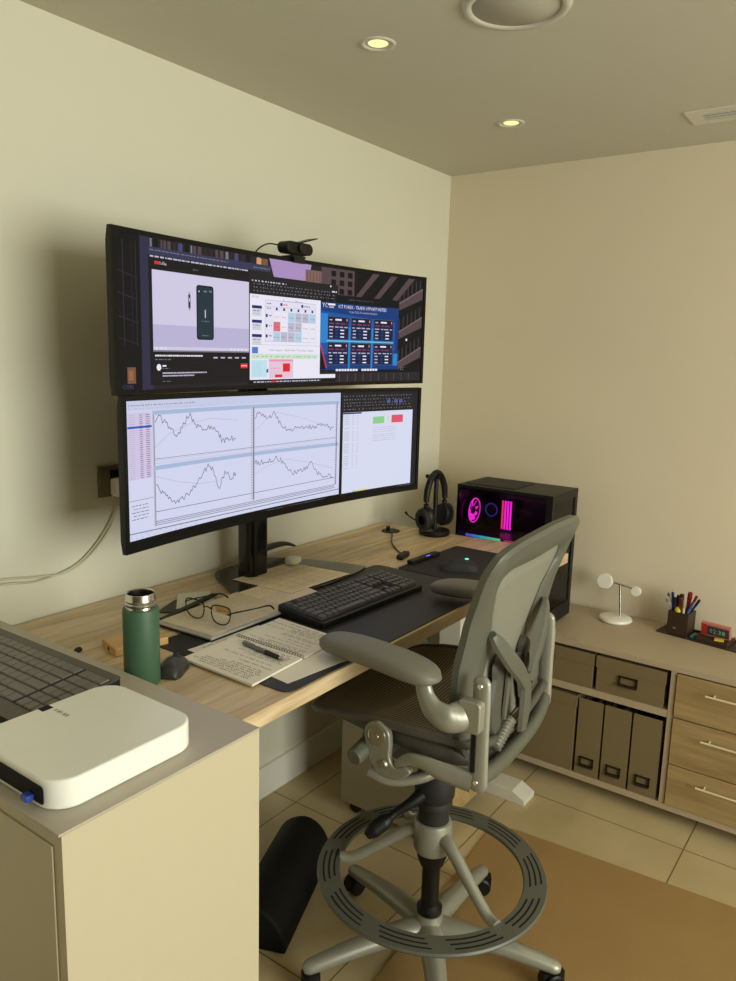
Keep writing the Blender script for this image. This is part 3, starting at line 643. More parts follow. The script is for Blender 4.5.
    s.rect(0.806, 0.851, 0.678, 0.742, E_grn, 3); s.rect(0.862, 0.876, 0.70, 0.742, E_pgrn, 3); s.rect(0.881, 0.928, 0.678, 0.75, E('sheet_red', (226, 84, 106)), 3)
    for v in (0.64, 0.62, 0.60, 0.575, 0.56, 0.54, 0.52): s.dashes(0.806, 0.90, v, 0.004, E_lgr, 0.008, 0.03, 0.003, seed=int(v*1000), L=3)
    s.rect(0.74, 0.79, 0.075, 0.09, E('tab_yellow', (226, 214, 150)), 3); s.rect(0.73, 0.745, 0.075, 0.086, E_grn, 3); s.dashes(0.80, 0.94, 0.052, 0.007, E_gr, seed=12, L=3)
    for k in range(28): s.rect(0.415+k*0.0075, 0.419+k*0.0075, 0.048, 0.062, E_red if k in (8, 9, 10) else E_lgr, 3)
    s.dashes(0.915, 0.97, 0.05, 0.012, E_lgr, 0.003, 0.008, 0.002, seed=13, L=3)
MX0, MX1 = -2.016, -0.742; MXC = (MX0+MX1)/2; MH = (MX1-MX0)/2
TILT = 0.010
monitor('monitor', 1.507, 1.868, 'upper curved ultrawide monitor showing a phone video and blue trading slide', paint_top, 0.010)
MX0, MX1 = -2.000, -0.748; MXC = (MX0+MX1)/2; MH = (MX1-MX0)/2
TILT = -0.004
monitor('monitor', 1.136, 1.499, 'lower curved ultrawide monitor showing line charts on white', paint_bot, 0.022)
# stand
t = thing('monitor_stand', 'black pole stand on a dark glass plate carrying both monitors', 'stand', (0, 0, 0))
b = NB(); prism(b, [tuple(p[:2]) for p in catmull([(-1.45, -0.055, 0), (-1.33, -0.045, 0), (-1.22, -0.055, 0), (-1.15, -0.16, 0), (-1.085, -0.34, 0), (-1.12, -0.385, 0), (-1.34, -0.40, 0), (-1.57, -0.37, 0), (-1.60, -0.32, 0), (-1.52, -0.17, 0)], 5, True)], DZ+0.001, DZ+0.009)
obj('base_plate', b, M_gbase, t)
b = NB(); prism(b, rrect(-1.435, -1.345, -0.19, -0.13, 0.02, 5), DZ+0.0095, 1.72)
obj('pole', b, M_blackg, t, smooth='auto')
obj('cable_channel', box(NB(), -1.418, -1.405, -0.194, -0.19, DZ+0.0095, 1.14), M_black, t)
for z in (1.69, 1.32):
    obj('bracket', box(box(NB(), -1.44, -1.34, -0.249, -0.24, z-0.05, z+0.05), -1.41, -1.37, -0.24, -0.191, z-0.03, z+0.03), M_black, t, bevel=0.003)
b = NB(); tube(b, [(-1.36, -0.10, DZ+0.028), (-1.26, -0.07, DZ+0.045), (-1.13, -0.05, DZ+0.04), (-1.07, -0.05, DZ+0.022)], [0.012, 0.02, 0.016, 0.008], flat=0.5)
obj('cable_arm', b, M_black, t, smooth='auto')
# webcam
t = thing('webcam', 'black webcam with flip-up cover clipped on the upper monitor', 'webcam', (0, 0, 0))
zt = 1.8690
b = NB(); prism(b, rrect(-0.055, 0.055, -0.016, 0.016, 0.0158, 6), -0.02, 0.02, M=Matrix.Translation((-1.365, -0.300, zt+0.026)) @ Matrix.Rotation(math.radians(90), 4, 'X'))
obj('camera_body', b, M_black, t, smooth='auto', bevel=0.003)
obj('lens', cyl(NB(), (-1.365, -0.3205, zt+0.026), (-1.365, -0.328, zt+0.026), 0.013), M_blackg, t, smooth='auto')
obj('privacy_cover', box(NB(), -0.03, 0.05, -0.02, 0.016, 0, 0.003, M=Matrix.Translation((-1.345, -0.305, zt+0.045)) @ Matrix.Rotation(math.radians(-16), 4, 'Y')), M_black, t)
obj('clip', box(box(NB(), -1.39, -1.335, -0.313, -0.272, zt+0.0005, zt+0.006), -1.385, -1.34, -0.3145, -0.3065, zt-0.014, zt+0.006), M_black, t)
b = NB(); tube(b, [(-1.41, -0.285, zt+0.03), (-1.45, -0.275, zt+0.03), (-1.48, -0.262, zt+0.01), (-1.49, -0.24, zt-0.03)], 0.0022, n=6)
obj('cable', b, M_black, t, smooth=True)
# wall socket with plug and cable
t = thing('wall_socket', 'bronze double wall socket half hidden behind the lower monitor', 'socket', (0, 0, 0))
obj('face_plate', box(NB(), -1.825, -1.665, -0.009, -0.0005, 1.203, 1.29), mat('bronze_plate', (124, 112, 86), 0.4, metal=0.2), t, bevel=0.002)
obj('socket_insert', box(NB(), -1.79, -1.70, -0.0105, -0.009, 1.222, 1.276), M_black, t)
t = thing('power_plug', 'white plug in the wall socket with pale cable trailing along the wall', 'plug', (0, 0, 0))
obj('plug_body', box(NB(), -1.795, -1.745, -0.05, -0.0108, 1.205, 1.255), M_white, t, bevel=0.008)
for k, dz in enumerate((0, 0.012)):
    b = NB(); tube(b, [(-1.77, -0.03, 1.206), (-1.775, -0.014, 1.17), (-1.80-0.01*k, -0.008, 1.11), (-1.86-0.012*k, -0.007, 1.05), (-1.93, -0.007, 1.018+dz*0.4), (-2.02, -0.007, 1.024-dz), (-2.12, -0.007, 1.037-dz), (-2.3, -0.007, 1.03-dz), (-2.45, -0.007, 1.02)], 0.0028, n=8)
    obj('cable', b, mat('pale_cable', (206, 198, 172), 0.6), t, smooth=True)

# ------------------------------------------------------------------ things on the desk
def sheet(name, corners, z, m, label, cat, th=0.0006, parent=None, curl=0.0):
    b = NB(); prism(b, corners, z, z+th); o = obj(name, b, m, parent)
    return tag(o, label, cat) if label else o
def scribble(corners, z, rows, seed, fill=0.85, parent=None, name='handwriting', m=None, margin=0.06, h=0.35):
    """rows of handwriting strokes inside the quad corners (a=top-left, b=top-right, c=bottom-right, d=bottom-left)"""
    r = random.Random(seed); a, b_, c, d = [Vector((p[0], p[1], 0)) for p in corners]; bm = NB()
    def P(u, v): return (a*(1-u)+b_*u)*(1-v)+(d*(1-u)+c*u)*v
    wd = 0.0009
    for i in range(rows):
        v = margin+(1-2*margin)*(i+0.5)/rows
        if r.random() < 0.1: continue
        u = margin+r.uniform(0, 0.08); ue = margin+(1-2*margin)*r.uniform(0.45, 1.0)*fill
        rh = h/rows
        while u < ue:
            wl = r.uniform(0.04, 0.11); n = max(3, int(wl/0.012)); pts = []
            for k in range(n+1): pts.append(P(u+wl*k/n, v+rh*((k % 2)-0.5)*r.uniform(0.5, 1.3)))
            for p, q in zip(pts, pts[1:]):
                dd = (q-p); 
                if dd.length < 1e-6: continue
                nn = Vector((-dd.y, dd.x, 0)).normalized()*wd/2
                bm.faces.new([bm.verts.new((x.x, x.y, z)) for x in (p-nn, q-nn, q+nn, p+nn)])
            u += wl+r.uniform(0.015, 0.03)
    return obj(name, bm, m or M_ink, parent)
PZ = DZ+0.0005
b = NB(); prism(b, rrect(-1.95, -1.02, -0.803, -0.372, 0.025, 5), PZ, PZ+0.0025)
tag(obj('desk_mat', b, M_leather, bevel=0.0008), 'long black leather desk mat under keyboard and papers', 'desk mat')
b = NB(); prism(b, rrect(-1.014, -0.615, -0.80, -0.45, 0.012, 5), PZ, PZ+0.003)
tag(obj('mouse_mat', b, mat('mouse_mat_cloth', (32, 29, 29), 0.8), bevel=0.0008), 'black square mouse mat at the right end of the desk', 'mouse mat')
MZ = PZ+0.0026
# main keyboard
def keyboard(name, label, L, D, h, rows, loc, rotz, body_m, key_m, tilt, inset, keyh, top_m=None):
    t = thing(name, label, 'keyboard', loc, rotz)
    b = NB(); M = Matrix.Rotation(tilt, 4, 'X')
    prism(b, rrect(-L/2, L/2, -D/2, D/2, 0.012, 4), 0.0, h, M=None)
    for v in b.verts: v.co.z = v.co.z if v.co.z < h*0.5 else h+(v.co.y+D/2)*math.tan(tilt)
    obj('case', b, body_m, t, bevel=0.0015)
    cache = {}
    kw = (L-2*inset[0])/rows[0]; kd = (D-inset[1]-inset[2])/len(rows[1])
    for i, row in enumerate(rows[1]):
        x = -L/2+inset[0]; y = D/2-inset[1]-kd*(i+0.5)
        for w in row:
            if w < 0: x += -w*kw; continue
            if w not in cache:
                kb = NB(); a = w*kw/2-0.0008; d = kd/2-0.0008; a2, d2 = a-0.0018, d-0.0022
                lo = [kb.verts.new(p) for p in ((-a, -d, 0), (a, -d, 0), (a, d, 0), (-a, d, 0))]; hi = [kb.verts.new(p) for p in ((-a2, -d2, keyh), (a2, -d2, keyh), (a2, d2, keyh), (-a2, d2, keyh))]
                kb.faces.new(hi)
                for q in range(4): kb.faces.new((lo[q], lo[(q+1) % 4], hi[(q+1) % 4], hi[q]))
                o = obj('key', kb, key_m, t, bevel=0.0006); cache[w] = o.data; first = True
            else:
                o = bpy.data.objects.new('key', cache[w]); COL.objects.link(o); o.parent = t
            o.location = (x+w*kw/2, y, h+(y+D/2)*math.tan(tilt)+0.0002); o.rotation_euler = (tilt, 0, 0)
            x += w*kw
    return t
R5 = [[1, -1, 1, 1, 1, 1, -.5, 1, 1, 1, 1, -.5, 1, 1, 1, 1, -.4, 1, 1, 1, -.4, 1, 1, 1, 1],
      [1]*13+[2, -.4, 1, 1, 1, -.4, 1, 1, 1, 1],
      [1.5]+[1]*12+[1.5, -.4, 1, 1, 1, -.4, 1, 1, 1, 1],
      [1.75]+[1]*11+[2.25, -3.8, 1, 1, 1, 1],
      [2.25]+[1]*10+[2.75, -1.4, 1, -1.4, 1, 1, 1, 1],
      [1.25, 1.25, 1.25, 6.25, 1.25, 1.25, 1.25, 1.25, -.4, 1, 1, 1, -.4, 2, 1, 1]]
keyboard('keyboard', 'black full-size mechanical keyboard lying on the desk mat', 0.455, 0.168, 0.016, (22.8, R5), (-1.387, -0.553, MZ), math.radians(-2), M_black, M_key, math.radians(4), (0.012, 0.016, 0.016), 0.0085)
# second keyboard on the cabinet, its long side running away from the camera
R6 = [[1]*15+[-.3, 1, 1, 1], [1]*13+[2, -.3, 1, 1, 1], [1.5]+[1]*12+[1.5, -.3, 1, 1, 1], [1.75]+[1]*11+[2.25, -.3, 1, 1, 1], [2.25]+[1]*10+[2.75, -.3, 1, 1, 1], [1.25, 1.25, 1.25, 6.25, 1, 1, 1, 1, 1, -.3, 1, 1, 1]]
keyboard('keyboard', 'slim graphite office keyboard on the near cabinet, behind the white box', 0.47, 0.212, 0.014, (18.3, R6), (-2.308, -0.365, CZ+0.0005), math.radians(-89), M_black, M_key2, math.radians(4), (0.008, 0.02, 0.038), 0.0036)
kb2 = [o for o in bpy.data.objects if o.name.startswith('keyboard')][-1]
b = NB(); prism(b, rrect(-0.235, 0.235, -0.106, 0.106, 0.01, 4), 0.0142, 0.0149)
for v in b.verts: v.co.z += (v.co.y+0.106)*math.tan(math.radians(4))
obj('top_shell', b, M_kb2, kb2)
b = NB(); prism(b, rrect(-0.228, 0.228, -0.069, 0.087, 0.004, 3), 0.0150, 0.0153)
for v in b.verts: v.co.z += (v.co.y+0.106)*math.tan(math.radians(4))
obj('key_well', b, M_black, kb2)

# mouse on mouse mat
def mouse(name, label, loc, rotz, m, L=0.12, Wd=0.065, H=0.038, glow=None):
    t = thing(name, label, 'mouse', loc, rotz)
    b = NB(); rows = []
    for i in range(11):
        tt = i/10; y = -L/2+L*tt; w = Wd/2*math.sin(PI*min(max(0.08+0.84*tt, 0), 1))**0.35*(0.9+0.1*math.cos(2*PI*tt)); hh = H*math.sin(PI*(0.06+0.84*tt**0.8))**0.6
        rows.append([Vector((w*math.cos(a), y, hh*max(0, math.sin(a))**0.7)) for a in [PI*k/10 for k in range(11)]])
    V = loft(b, rows); b.faces.new(V[0]); b.faces.new(V[-1])
    for a, c in zip(V, V[1:]): b.faces.new((a[0], a[-1], c[-1], c[0]))
    obj('shell', b, m, t, smooth='auto')
    obj('wheel', cyl(NB(), (-0.004, L*0.22, H*0.86), (0.004, L*0.22, H*0.86), 0.009), M_blackr, t, smooth='auto')
    if glow: obj('logo_light', lathe(NB(), [(0, 0.0), (0.007, 0.0), (0.005, 0.002), (0, 0.002)], 16, Matrix.Translation((0, -L*0.2, H*0.985))), glow, t)
    return t
mouse('computer_mouse', 'black mouse with small cyan light on the mouse mat', (-0.90, -0.62, PZ+0.0032), math.radians(35), M_blackr, glow=emat('cyan_led', (60, 230, 190), 2.0))
mouse('computer_mouse', 'dark grey mouse on bare wood beside the green flask', (-2.022, -0.535, PZ), math.radians(-60), mat('graphite_plastic', (52, 52, 50), 0.35), L=0.085, Wd=0.066, H=0.036)
# usb hub
t = thing('usb_hub', 'slim black hub with a blue light at the back edge of the mats', 'hub', (-0.868, -0.464, PZ+0.0031), math.radians(-2))
obj('hub_body', box(NB(), -0.085, 0.085, -0.013, 0.013, 0.0001, 0.014), M_black, t, bevel=0.004)
obj('indicator_light', box(NB(), 0.0, 0.022, -0.0132, -0.008, 0.0141, 0.0147), emat('blue_led', (80, 100, 255), 2.0), t)
t = thing('desk_grommet', 'round black cable grommet in the desk with a cable coming out', 'grommet', (-0.575, -0.128, DZ))
obj('cap', lathe(NB(), [(0, 0.0005), (0.036, 0.0005), (0.036, 0.004), (0.03, 0.006), (0, 0.006)], 32), M_black, t, smooth='auto')
obj('flap', box(NB(), -0.02, 0.004, 0.006, 0.009, 0.006, 0.022), M_black, t)
b = NB(); tube(b, [(-0.02, -0.02, 0.008), (-0.08, -0.06, 0.004), (-0.17, -0.12, 0.004), (-0.25, -0.20, 0.004), (-0.275, -0.235, 0.004), (-0.285, -0.255, 0.006)], 0.0025, n=8)
obj('cable', b, M_black, t, smooth=True)
tag(obj('cable_adapter', box(NB(), -0.04, 0.035, -0.012, 0.012, 0.0003, 0.017), M_blackr, bevel=0.005, loc=(-0.880, -0.388, DZ), rot=(0, 0, math.radians(12))), 'small black cable adapter on bare wood behind the hub', 'adapter')

# headphones on stand
hx, hy = -0.500, -0.285
t = thing('headphone_stand', 'black pole stand with round base beside the computer case', 'stand', (hx, hy, DZ))
obj('base', lathe(NB(), [(0, 0.0005), (0.058, 0.0005), (0.062, 0.006), (0.062, 0.016), (0.058, 0.021), (0, 0.021)], 40), M_black, t, smooth='auto')
obj('pole', cyl(NB(), (0, 0, 0.0212), (0, 0, 0.222), 0.009), M_black, t, smooth='auto')
obj('hook', cyl(NB(), (0.0, 0.045, 0.228), (0.0, -0.012, 0.228), 0.008), M_black, t, smooth='auto')
t = thing('headphones', 'black gaming headset with boom microphone hanging on its stand', 'headphones', (hx, hy, DZ), math.radians(-3))
b = NB(); tube(b, [(-0.058, 0, 0.075), (-0.064, 0, 0.12), (-0.060, 0, 0.18), (-0.035, 0, 0.228), (0, 0, 0.247), (0.035, 0, 0.228), (0.060, 0, 0.18), (0.064, 0, 0.12), (0.058, 0, 0.075)], [0.009, 0.010, 0.013, 0.013, 0.012, 0.013, 0.013, 0.010, 0.009], n=12)
obj('headband', b, M_black, t, smooth='auto')
for s in (-1, 1):
    b = NB(); M = Matrix.Translation((s*0.052, 0, 0.075)) @ Matrix.Rotation(s*math.radians(-82), 4, 'Y') @ Matrix.Diagonal((1.1, 0.85, 1, 1))
    lathe(b, [(0, -0.024), (0.03, -0.024), (0.042, -0.012), (0.043, 0.0), (0.036, 0.012), (0, 0.016)], 28, M)
    e = obj('ear_cup', b, M_black, t, smooth='auto')
    b = NB(); lathe(b, [(0.018, -0.040), (0.032, -0.042), (0.041, -0.034), (0.040, -0.0245), (0.02, -0.0245)], 28, M, close=False)
    obj('ear_cushion', b, M_blackr, e, smooth='auto')
b = NB(); tube(b, [(-0.075, 0.0, 0.06), (-0.085, 0.035, 0.065), (-0.078, 0.075, 0.078), (-0.07, 0.09, 0.084)], [0.003, 0.003, 0.003, 0.006], n=8)
obj('microphone', b, M_black, t, smooth='auto')

# ------------------------------------------------------------------ computer case on the credenza
px0, px1, py0, py1, pz0, pz1 = -0.417, -0.165, -0.735, -0.335, KZ+0.012, 1.112
t = thing('computer_case', 'black desktop computer case with pink lit interior behind glass', 'computer')
b = NB(); th = 0.006
box(b, px0, px1, py0, py1, pz1-0.018, pz1); box(b, px0, px1, py0, py1, pz0, pz0+0.015); box(b, px1-th, px1, py0, py1, pz0+0.015, pz1-0.018)
box(b, px0, px1-th, py1-0.012, py1, pz0+0.015, pz1-0.018)
box(b, px0+0.004, px1-th, py0+0.03, py1-0.012, pz0+0.015, pz0+0.095)   # power supply shroud
obj('chassis', b, M_black, t)
b = NB(); box(b, px0, px0+0.02, py0, py0+0.025, pz0+0.015, pz1-0.018); box(b, px1-th-0.02, px1-th, py0, py0+0.025, pz0+0.015, pz1-0.018)
box(b, px0+0.02, px1-th-0.02, py0, py0+0.02, pz1-0.032, pz1-0.018); box(b, px0+0.02, px1-th-0.02, py0, py0+0.02, pz0+0.015, pz0+0.06)
obj('front_frame', b, M_black, t)
obj('front_glass', box(NB(), px0+0.02, px1-th-0.02, py0+0.004, py0+0.008, pz0+0.06, pz1-0.032), M_glass, t)
obj('side_glass', box(NB(), px0-0.003, px0-0.0005, py0+0.027, py1-0.004, pz0+0.02, pz1-0.012), M_glass, t)
obj('top_grille', box(NB(), px0+0.03, px1-0.03, py0+0.17, py1-0.02, pz1+0.0003, pz1+0.003), mat('top_mesh', (40, 39, 37), 0.7, bump=0.4, bscale=800), t)
for x in (px0+0.03, px1-0.03):
    for y in (py0+0.04, py1-0.04): obj('case_foot', lathe(NB(), [(0.012, 0), (0.014, 0.0118)], 16, Matrix.Translation((x, y, KZ+0.0002))), M_blackr, t)
E_mag, E_mag2, E_pnk = emat('magenta_led', (255, 40, 220), 1.8), emat('violet_led', (150, 50, 230), 0.8), emat('pink_led', (255, 60, 120), 1.4)
obj('motherboard', box(NB(), px1-0.02, px1-th-0.0005, py0+0.06, py1-0.02, pz0+0.10, pz1-0.03), mat('circuit_board', (16, 15, 22), 0.4), t)
def fan(cx, cy, cz, r, axis, ledm, ang=(0, 2*PI)):
    M = Matrix.Translation((cx, cy, cz)) @ (Matrix.Rotation(math.radians(90), 4, 'X') if axis == 'Y' else Matrix.Rotation(math.radians(-90), 4, 'Y'))
    f = thing('x', None, None); bpy.data.objects.remove(f)
    b = NB(); lathe(b, [(r*0.86, -0.012), (r, -0.012), (r, 0.012), (r*0.86, 0.012)], 40, M, close=False); fr = obj('fan', b, M_black, t)
    b = NB(); lathe(b, [(0, -0.008), (r*0.3, -0.008), (r*0.3, 0.01), (0, 0.01)], 24, M); obj('fan_hub', b, M_black, fr)
    b = NB()
    for k in range(9):
        a = 2*PI*k/9; M2 = M @ Matrix.Rotation(a, 4, 'Z') @ Matrix.Rotation(math.radians(35), 4, 'X'); box(b, r*0.3, r*0.84, -0.012, 0.012, -0.001, 0.001, M=M2)
    obj('fan_blades', b, ledm, fr)
    b = NB(); lathe(b, [(r*0.88, 0.0122), (r*0.97, 0.0122), (r*0.97, 0.0135), (r*0.88, 0.0135), (r*0.88, 0.0122)], 40, M, close=False); obj('light_ring', b, E_mag, fr)
fan(-0.345, py1-0.03, 1.00, 0.052, 'Y', E_mag)

fan(-0.285, py0+0.040, 1.022, 0.055, 'Y', E_mag); fan(-0.29, py0+0.045, 0.87, 0.058, 'Y', E_mag2); fan(-0.29, py0+0.045, 0.74, 0.055, 'Y', E_mag2)
b = NB(); lathe(b, [(0, 0), (0.035, 0), (0.035, 0.03), (0.03, 0.035), (0, 0.035)], 28, Matrix.Translation((px1-0.021, -0.392, 0.985)) @ Matrix.Rotation(math.radians(-90), 4, 'Y')); pc = obj('cooler_pump', b, M_black, t)
b = NB(); lathe(b, [(0.024, 0.0355), (0.028, 0.0355), (0.028, 0.037), (0.024, 0.037)], 28, Matrix.Translation((px1-0.021, -0.392, 0.985)) @ Matrix.Rotation(math.radians(-90), 4, 'Y'), close=False); obj('pump_ring', b, emat('indigo_led', (70, 60, 190), 0.8), pc)
for k in range(4):
    y = -0.448-k*0.012
    st = obj('memory_stick', box(NB(), px1-0.065, px1-0.021, y-0.003, y+0.003, 0.912, 1.035), M_black, t)
    obj('light_bar', box(NB(), px1-0.069, px1-0.0652, y-0.0035, y+0.0035, 0.914, 1.033), [E_mag, E_pnk][k == 0], st)
b = NB(); box(b, px0+0.06, px1-0.022, -0.66, -0.345, 0.86, 0.905); gc = obj('graphics_card', b, mat('card_shroud', (30, 26, 36), 0.35), t)
cols = [(90, 120, 255), (70, 170, 255), (70, 220, 230), (90, 240, 200), (120, 250, 190)]
for k, c in enumerate(cols): obj('light_bar', box(NB(), px0+0.056, px0+0.0598, -0.350-0.031*(k+1), -0.350-0.031*k-0.001, 0.893, 0.903), emat('card_led%d' % k, c, 1.0), gc)
obj('light_bar', box(NB(), px0+0.056, px0+0.0598, -0.58, -0.52, 0.894, 0.902), emat('card_led_pink', (220, 90, 110), 0.8), gc)
for k, (y, z) in enumerate(((-0.33, 0.98), (-0.6, 1.0))):
    l = bpy.data.lights.new('case_led', 'POINT'); l.energy = 0.10; l.color = (1.0, 0.15, 0.85); l.shadow_soft_size = 0.02
    lo = bpy.data.objects.new('case_led', l); COL.objects.link(lo); lo.parent = t; lo.location = (-0.33, -0.42-0.2*k, 1.04)

# ------------------------------------------------------------------ left part of the desk
t = thing('flask', 'matte green insulated flask without its lid, bare steel neck', 'flask', (-2.098, -0.528, DZ+0.0005))
obj('flask_body', lathe(NB(), [(0, 0), (0.034, 0), (0.037, 0.004), (0.037, 0.160), (0.0355, 0.165), (0.030, 0.1665)], 48, close=False), M_green, t, smooth='auto')
prof = [(0.0305, 0.1666), (0.030, 0.171), (0.0315, 0.173), (0.0315, 0.177), (0.0298, 0.179), (0.0312, 0.182), (0.0312, 0.185), (0.0298, 0.187), (0.0298, 0.196), (0.0285, 0.198), (0.0265, 0.196), (0.0265, 0.06), (0, 0.055)]
obj('steel_neck', lathe(NB(), prof, 48, close=False), M_steel, t, smooth='auto')
t = thing('phone_stand', 'small light wood block with a slot behind the flask', 'block', (-1.975, -0.355, DZ), math.radians(-14))
obj('block', box(NB(), -0.07, 0.06, -0.035, 0.045, 0.0005, 0.02), mat('pale_beech', (206, 166, 108), 0.5, noise=0.08, nscale=12), t, bevel=0.002)
obj('slot', box(NB(), -0.0706, -0.0702, 0.0, 0.008, 0.005, 0.013), M_dark, t)
tag(obj('cable_clip', lathe(NB(), [(0, 0), (0.018, 0.0), (0.012, 0.006), (0, 0.008)], 20, Matrix.Diagonal((1.0, 0.5, 1, 1))), M_blackr, loc=(-2.083, -0.275, DZ+0.0005), rot=(0, 0, 0.6), smooth='auto'), 'tiny flat black cable clip near the cabinet edge behind keyboard', 'clip')
# papers and folder
sheet('leather_folder', [(-1.80, -0.205), (-1.70, -0.16), (-1.62, -0.20), (-1.73, -0.28)], PZ, M_pbrown, 'brown leather folder under the stack by the wall', 'folder', 0.003)
sheet('paper_sheet', [(-1.75, -0.225), (-1.66, -0.125), (-1.585, -0.175), (-1.64, -0.26)], PZ+0.0031, M_paperw, 'blank white sheet corner peeking out behind the eyeglasses', 'paper')
lz = MZ
t = thing('laptop', 'closed slim silver-edged laptop buried under papers, eyeglasses on top', 'laptop', (0, 0, 0))
lc = [(-1.865, -0.285), (-1.858, -0.478), (-1.565, -0.478), (-1.56, -0.262)]
obj('base', prism(NB(), lc, lz, lz+0.005), M_black, t, bevel=0.0015)
obj('lid', prism(NB(), lc, lz+0.0052, lz+0.0115), mat('laptop_aluminium', (196, 194, 190), 0.35, metal=0.5), t, bevel=0.002)
tz = lz+0.0117
t = thing('printed_sheet', 'creased printed sheet on the closed laptop, glasses resting on it', 'paper')
pc_ = [(-1.855, -0.292), (-1.565, -0.268), (-1.57, -0.470), (-1.845, -0.466)]
sheet('page', pc_[::-1], tz, mat('shaded_print', (206, 194, 170), 0.8, noise=0.1, nscale=14), None, None, 0.0008, t)
scribble(pc_, tz+0.0010, 16, 3, 0.95, t, 'print', mat('faint_print', (160, 146, 118), 0.8), h=0.25)
b = NB(); box(b, -0.12, 0.12, -0.009, 0.009, 0, 0.006)
tag(obj('pen_case', b, M_black, loc=(-1.72, -0.245, PZ+0.0045), rot=(0, 0, math.radians(13)), bevel=0.002), 'long thin black case lying along the wall side of the laptop', 'case')
# sheets near the monitor base
def page(name, label, cs, z, m, rows, seed, mm=None, th=0.0006, h=0.3, fill=0.95):
    t = thing(name, label, 'paper'); sheet('page', cs[::-1], z, m, None, None, th, t)
    if rows: scribble(cs, z+th+0.0003, rows, seed, fill, t, 'handwriting' if mm is None else 'print', mm or M_ink, h=h)
    return t
M_print = mat('printed_grid', (170, 152, 130), 0.8)
page('paper_sheet', 'pinkish printed sheet beneath the planner, next to the keyboard', [(-1.60, -0.262), (-1.36, -0.262), (-1.40, -0.435), (-1.595, -0.46)], DZ+0.0098, mat('cream_print', (228, 214, 192), 0.8, noise=0.05), 12, 9, M_print)
cal_c = [(-1.478, -0.160), (-1.222, -0.163), (-1.192, -0.392), (-1.466, -0.384)]
t = page('paper_sheet', 'landscape planner sheet with ruled boxes on the monitor base', cal_c, DZ+0.0112, mat('planner_paper', (230, 216, 188), 0.8, noise=0.03), 14, 4, M_print)
b = NB()
def LP(c, u, v): 
    a, b_, c_, d = [Vector((p[0], p[1], 0)) for p in c]; return (a*(1-u)+b_*u)*(1-v)+(d*(1-u)+c_*u)*v
for k in range(1, 6):
    for (p, q) in ((LP(cal_c, k/6, 0.06), LP(cal_c, k/6, 0.95)), (LP(cal_c, 0.03, k/6), LP(cal_c, 0.97, k/6))):
        dd = q-p; nn = Vector((-dd.y, dd.x, 0)).normalized()*0.0006; b.faces.new([b.verts.new((x.x, x.y, DZ+0.0124)) for x in (p-nn, q-nn, q+nn, p+nn)])
obj('grid', b, M_print, t)
tag(obj('earbud_case', prism(NB(), rrect(-0.03, 0.03, -0.024, 0.024, 0.0235, 8), 0, 0.022), M_white, loc=(-1.225, -0.182, DZ+0.0127), rot=(0, 0, 0.2), smooth='auto', bevel=0.009), 'white glossy earbud case on the planner sheet', 'earbud case')
# notebook and sheets at the desk's front edge
page('paper_sheet', 'cream sheet under the notebook, poking out over the desk mat', [(-1.90, -0.62), (-1.70, -0.60), (-1.735, -0.792), (-1.915, -0.772)], MZ, M_paper, 0, 1)
page('paper_sheet', 'written sheet partly under the laptop and the notebook', [(-1.925, -0.47), (-1.70, -0.482), (-1.71, -0.60), (-1.93, -0.60)], MZ+0.0008, M_paperw, 8, 2)
t = thing('spiral_notebook', 'open spiral notebook filled with handwriting, pen across its coil', 'notebook')
nz = MZ+0.0018
nl = [(-1.972, -0.507), (-1.80, -0.500), (-1.802, -0.716), (-1.976, -0.728)]
nr = [(-1.792, -0.497), (-1.632, -0.492), (-1.645, -0.706), (-1.794, -0.714)]
obj('pages', prism(NB(), nl[::-1], nz, nz+0.005), M_paper, t); obj('pages', prism(NB(), nr[::-1], nz, nz+0.003), M_paper, t)
def rot90(c): return [c[3], c[0], c[1], c[2]]
scribble(rot90(nl), nz+0.0054, 17, 5, 1.0, t, h=0.5); scribble(rot90(nr), nz+0.0034, 17, 6, 1.0, t, h=0.5)
b = NB()
for k in range(26):
    y = -0.505-k*0.0082; pts = [(-1.797+0.0055*math.cos(a), y, nz+0.004+0.0055*math.sin(a)) for a in [2*PI*q/8 for q in range(8)]]
    tube(b, pts, 0.0007, n=5, k=2, closed=True)
obj('coil', b, mat('coil_wire', (60, 56, 52), 0.35, metal=0.7), t, smooth=True)
t = thing('ballpoint_pen', 'grey and black ballpoint pen lying across the open notebook', 'pen', (-1.838, -0.628, nz+0.0105), math.radians(-96))
Mx = Matrix.Rotation(math.radians(90), 4, 'Y')
obj('barrel', lathe(NB(), [(0.004, -0.07), (0.0052, -0.065), (0.0052, 0.01)], 16, Mx), mat('pen_grey', (110, 110, 112), 0.3, metal=0.3), t, smooth='auto')
obj('grip', lathe(NB(), [(0.0055, 0.0101), (0.0055, 0.05), (0.004, 0.057)], 16, Mx), M_blackr, t, smooth='auto')
obj('tip', lathe(NB(), [(0.004, 0.0571), (0.001, 0.075)], 16, Mx), M_steel, t, smooth='auto')
obj('clip', box(NB(), -0.068, -0.03, -0.0015, 0.0015, 0.0053, 0.007), M_steel, t)
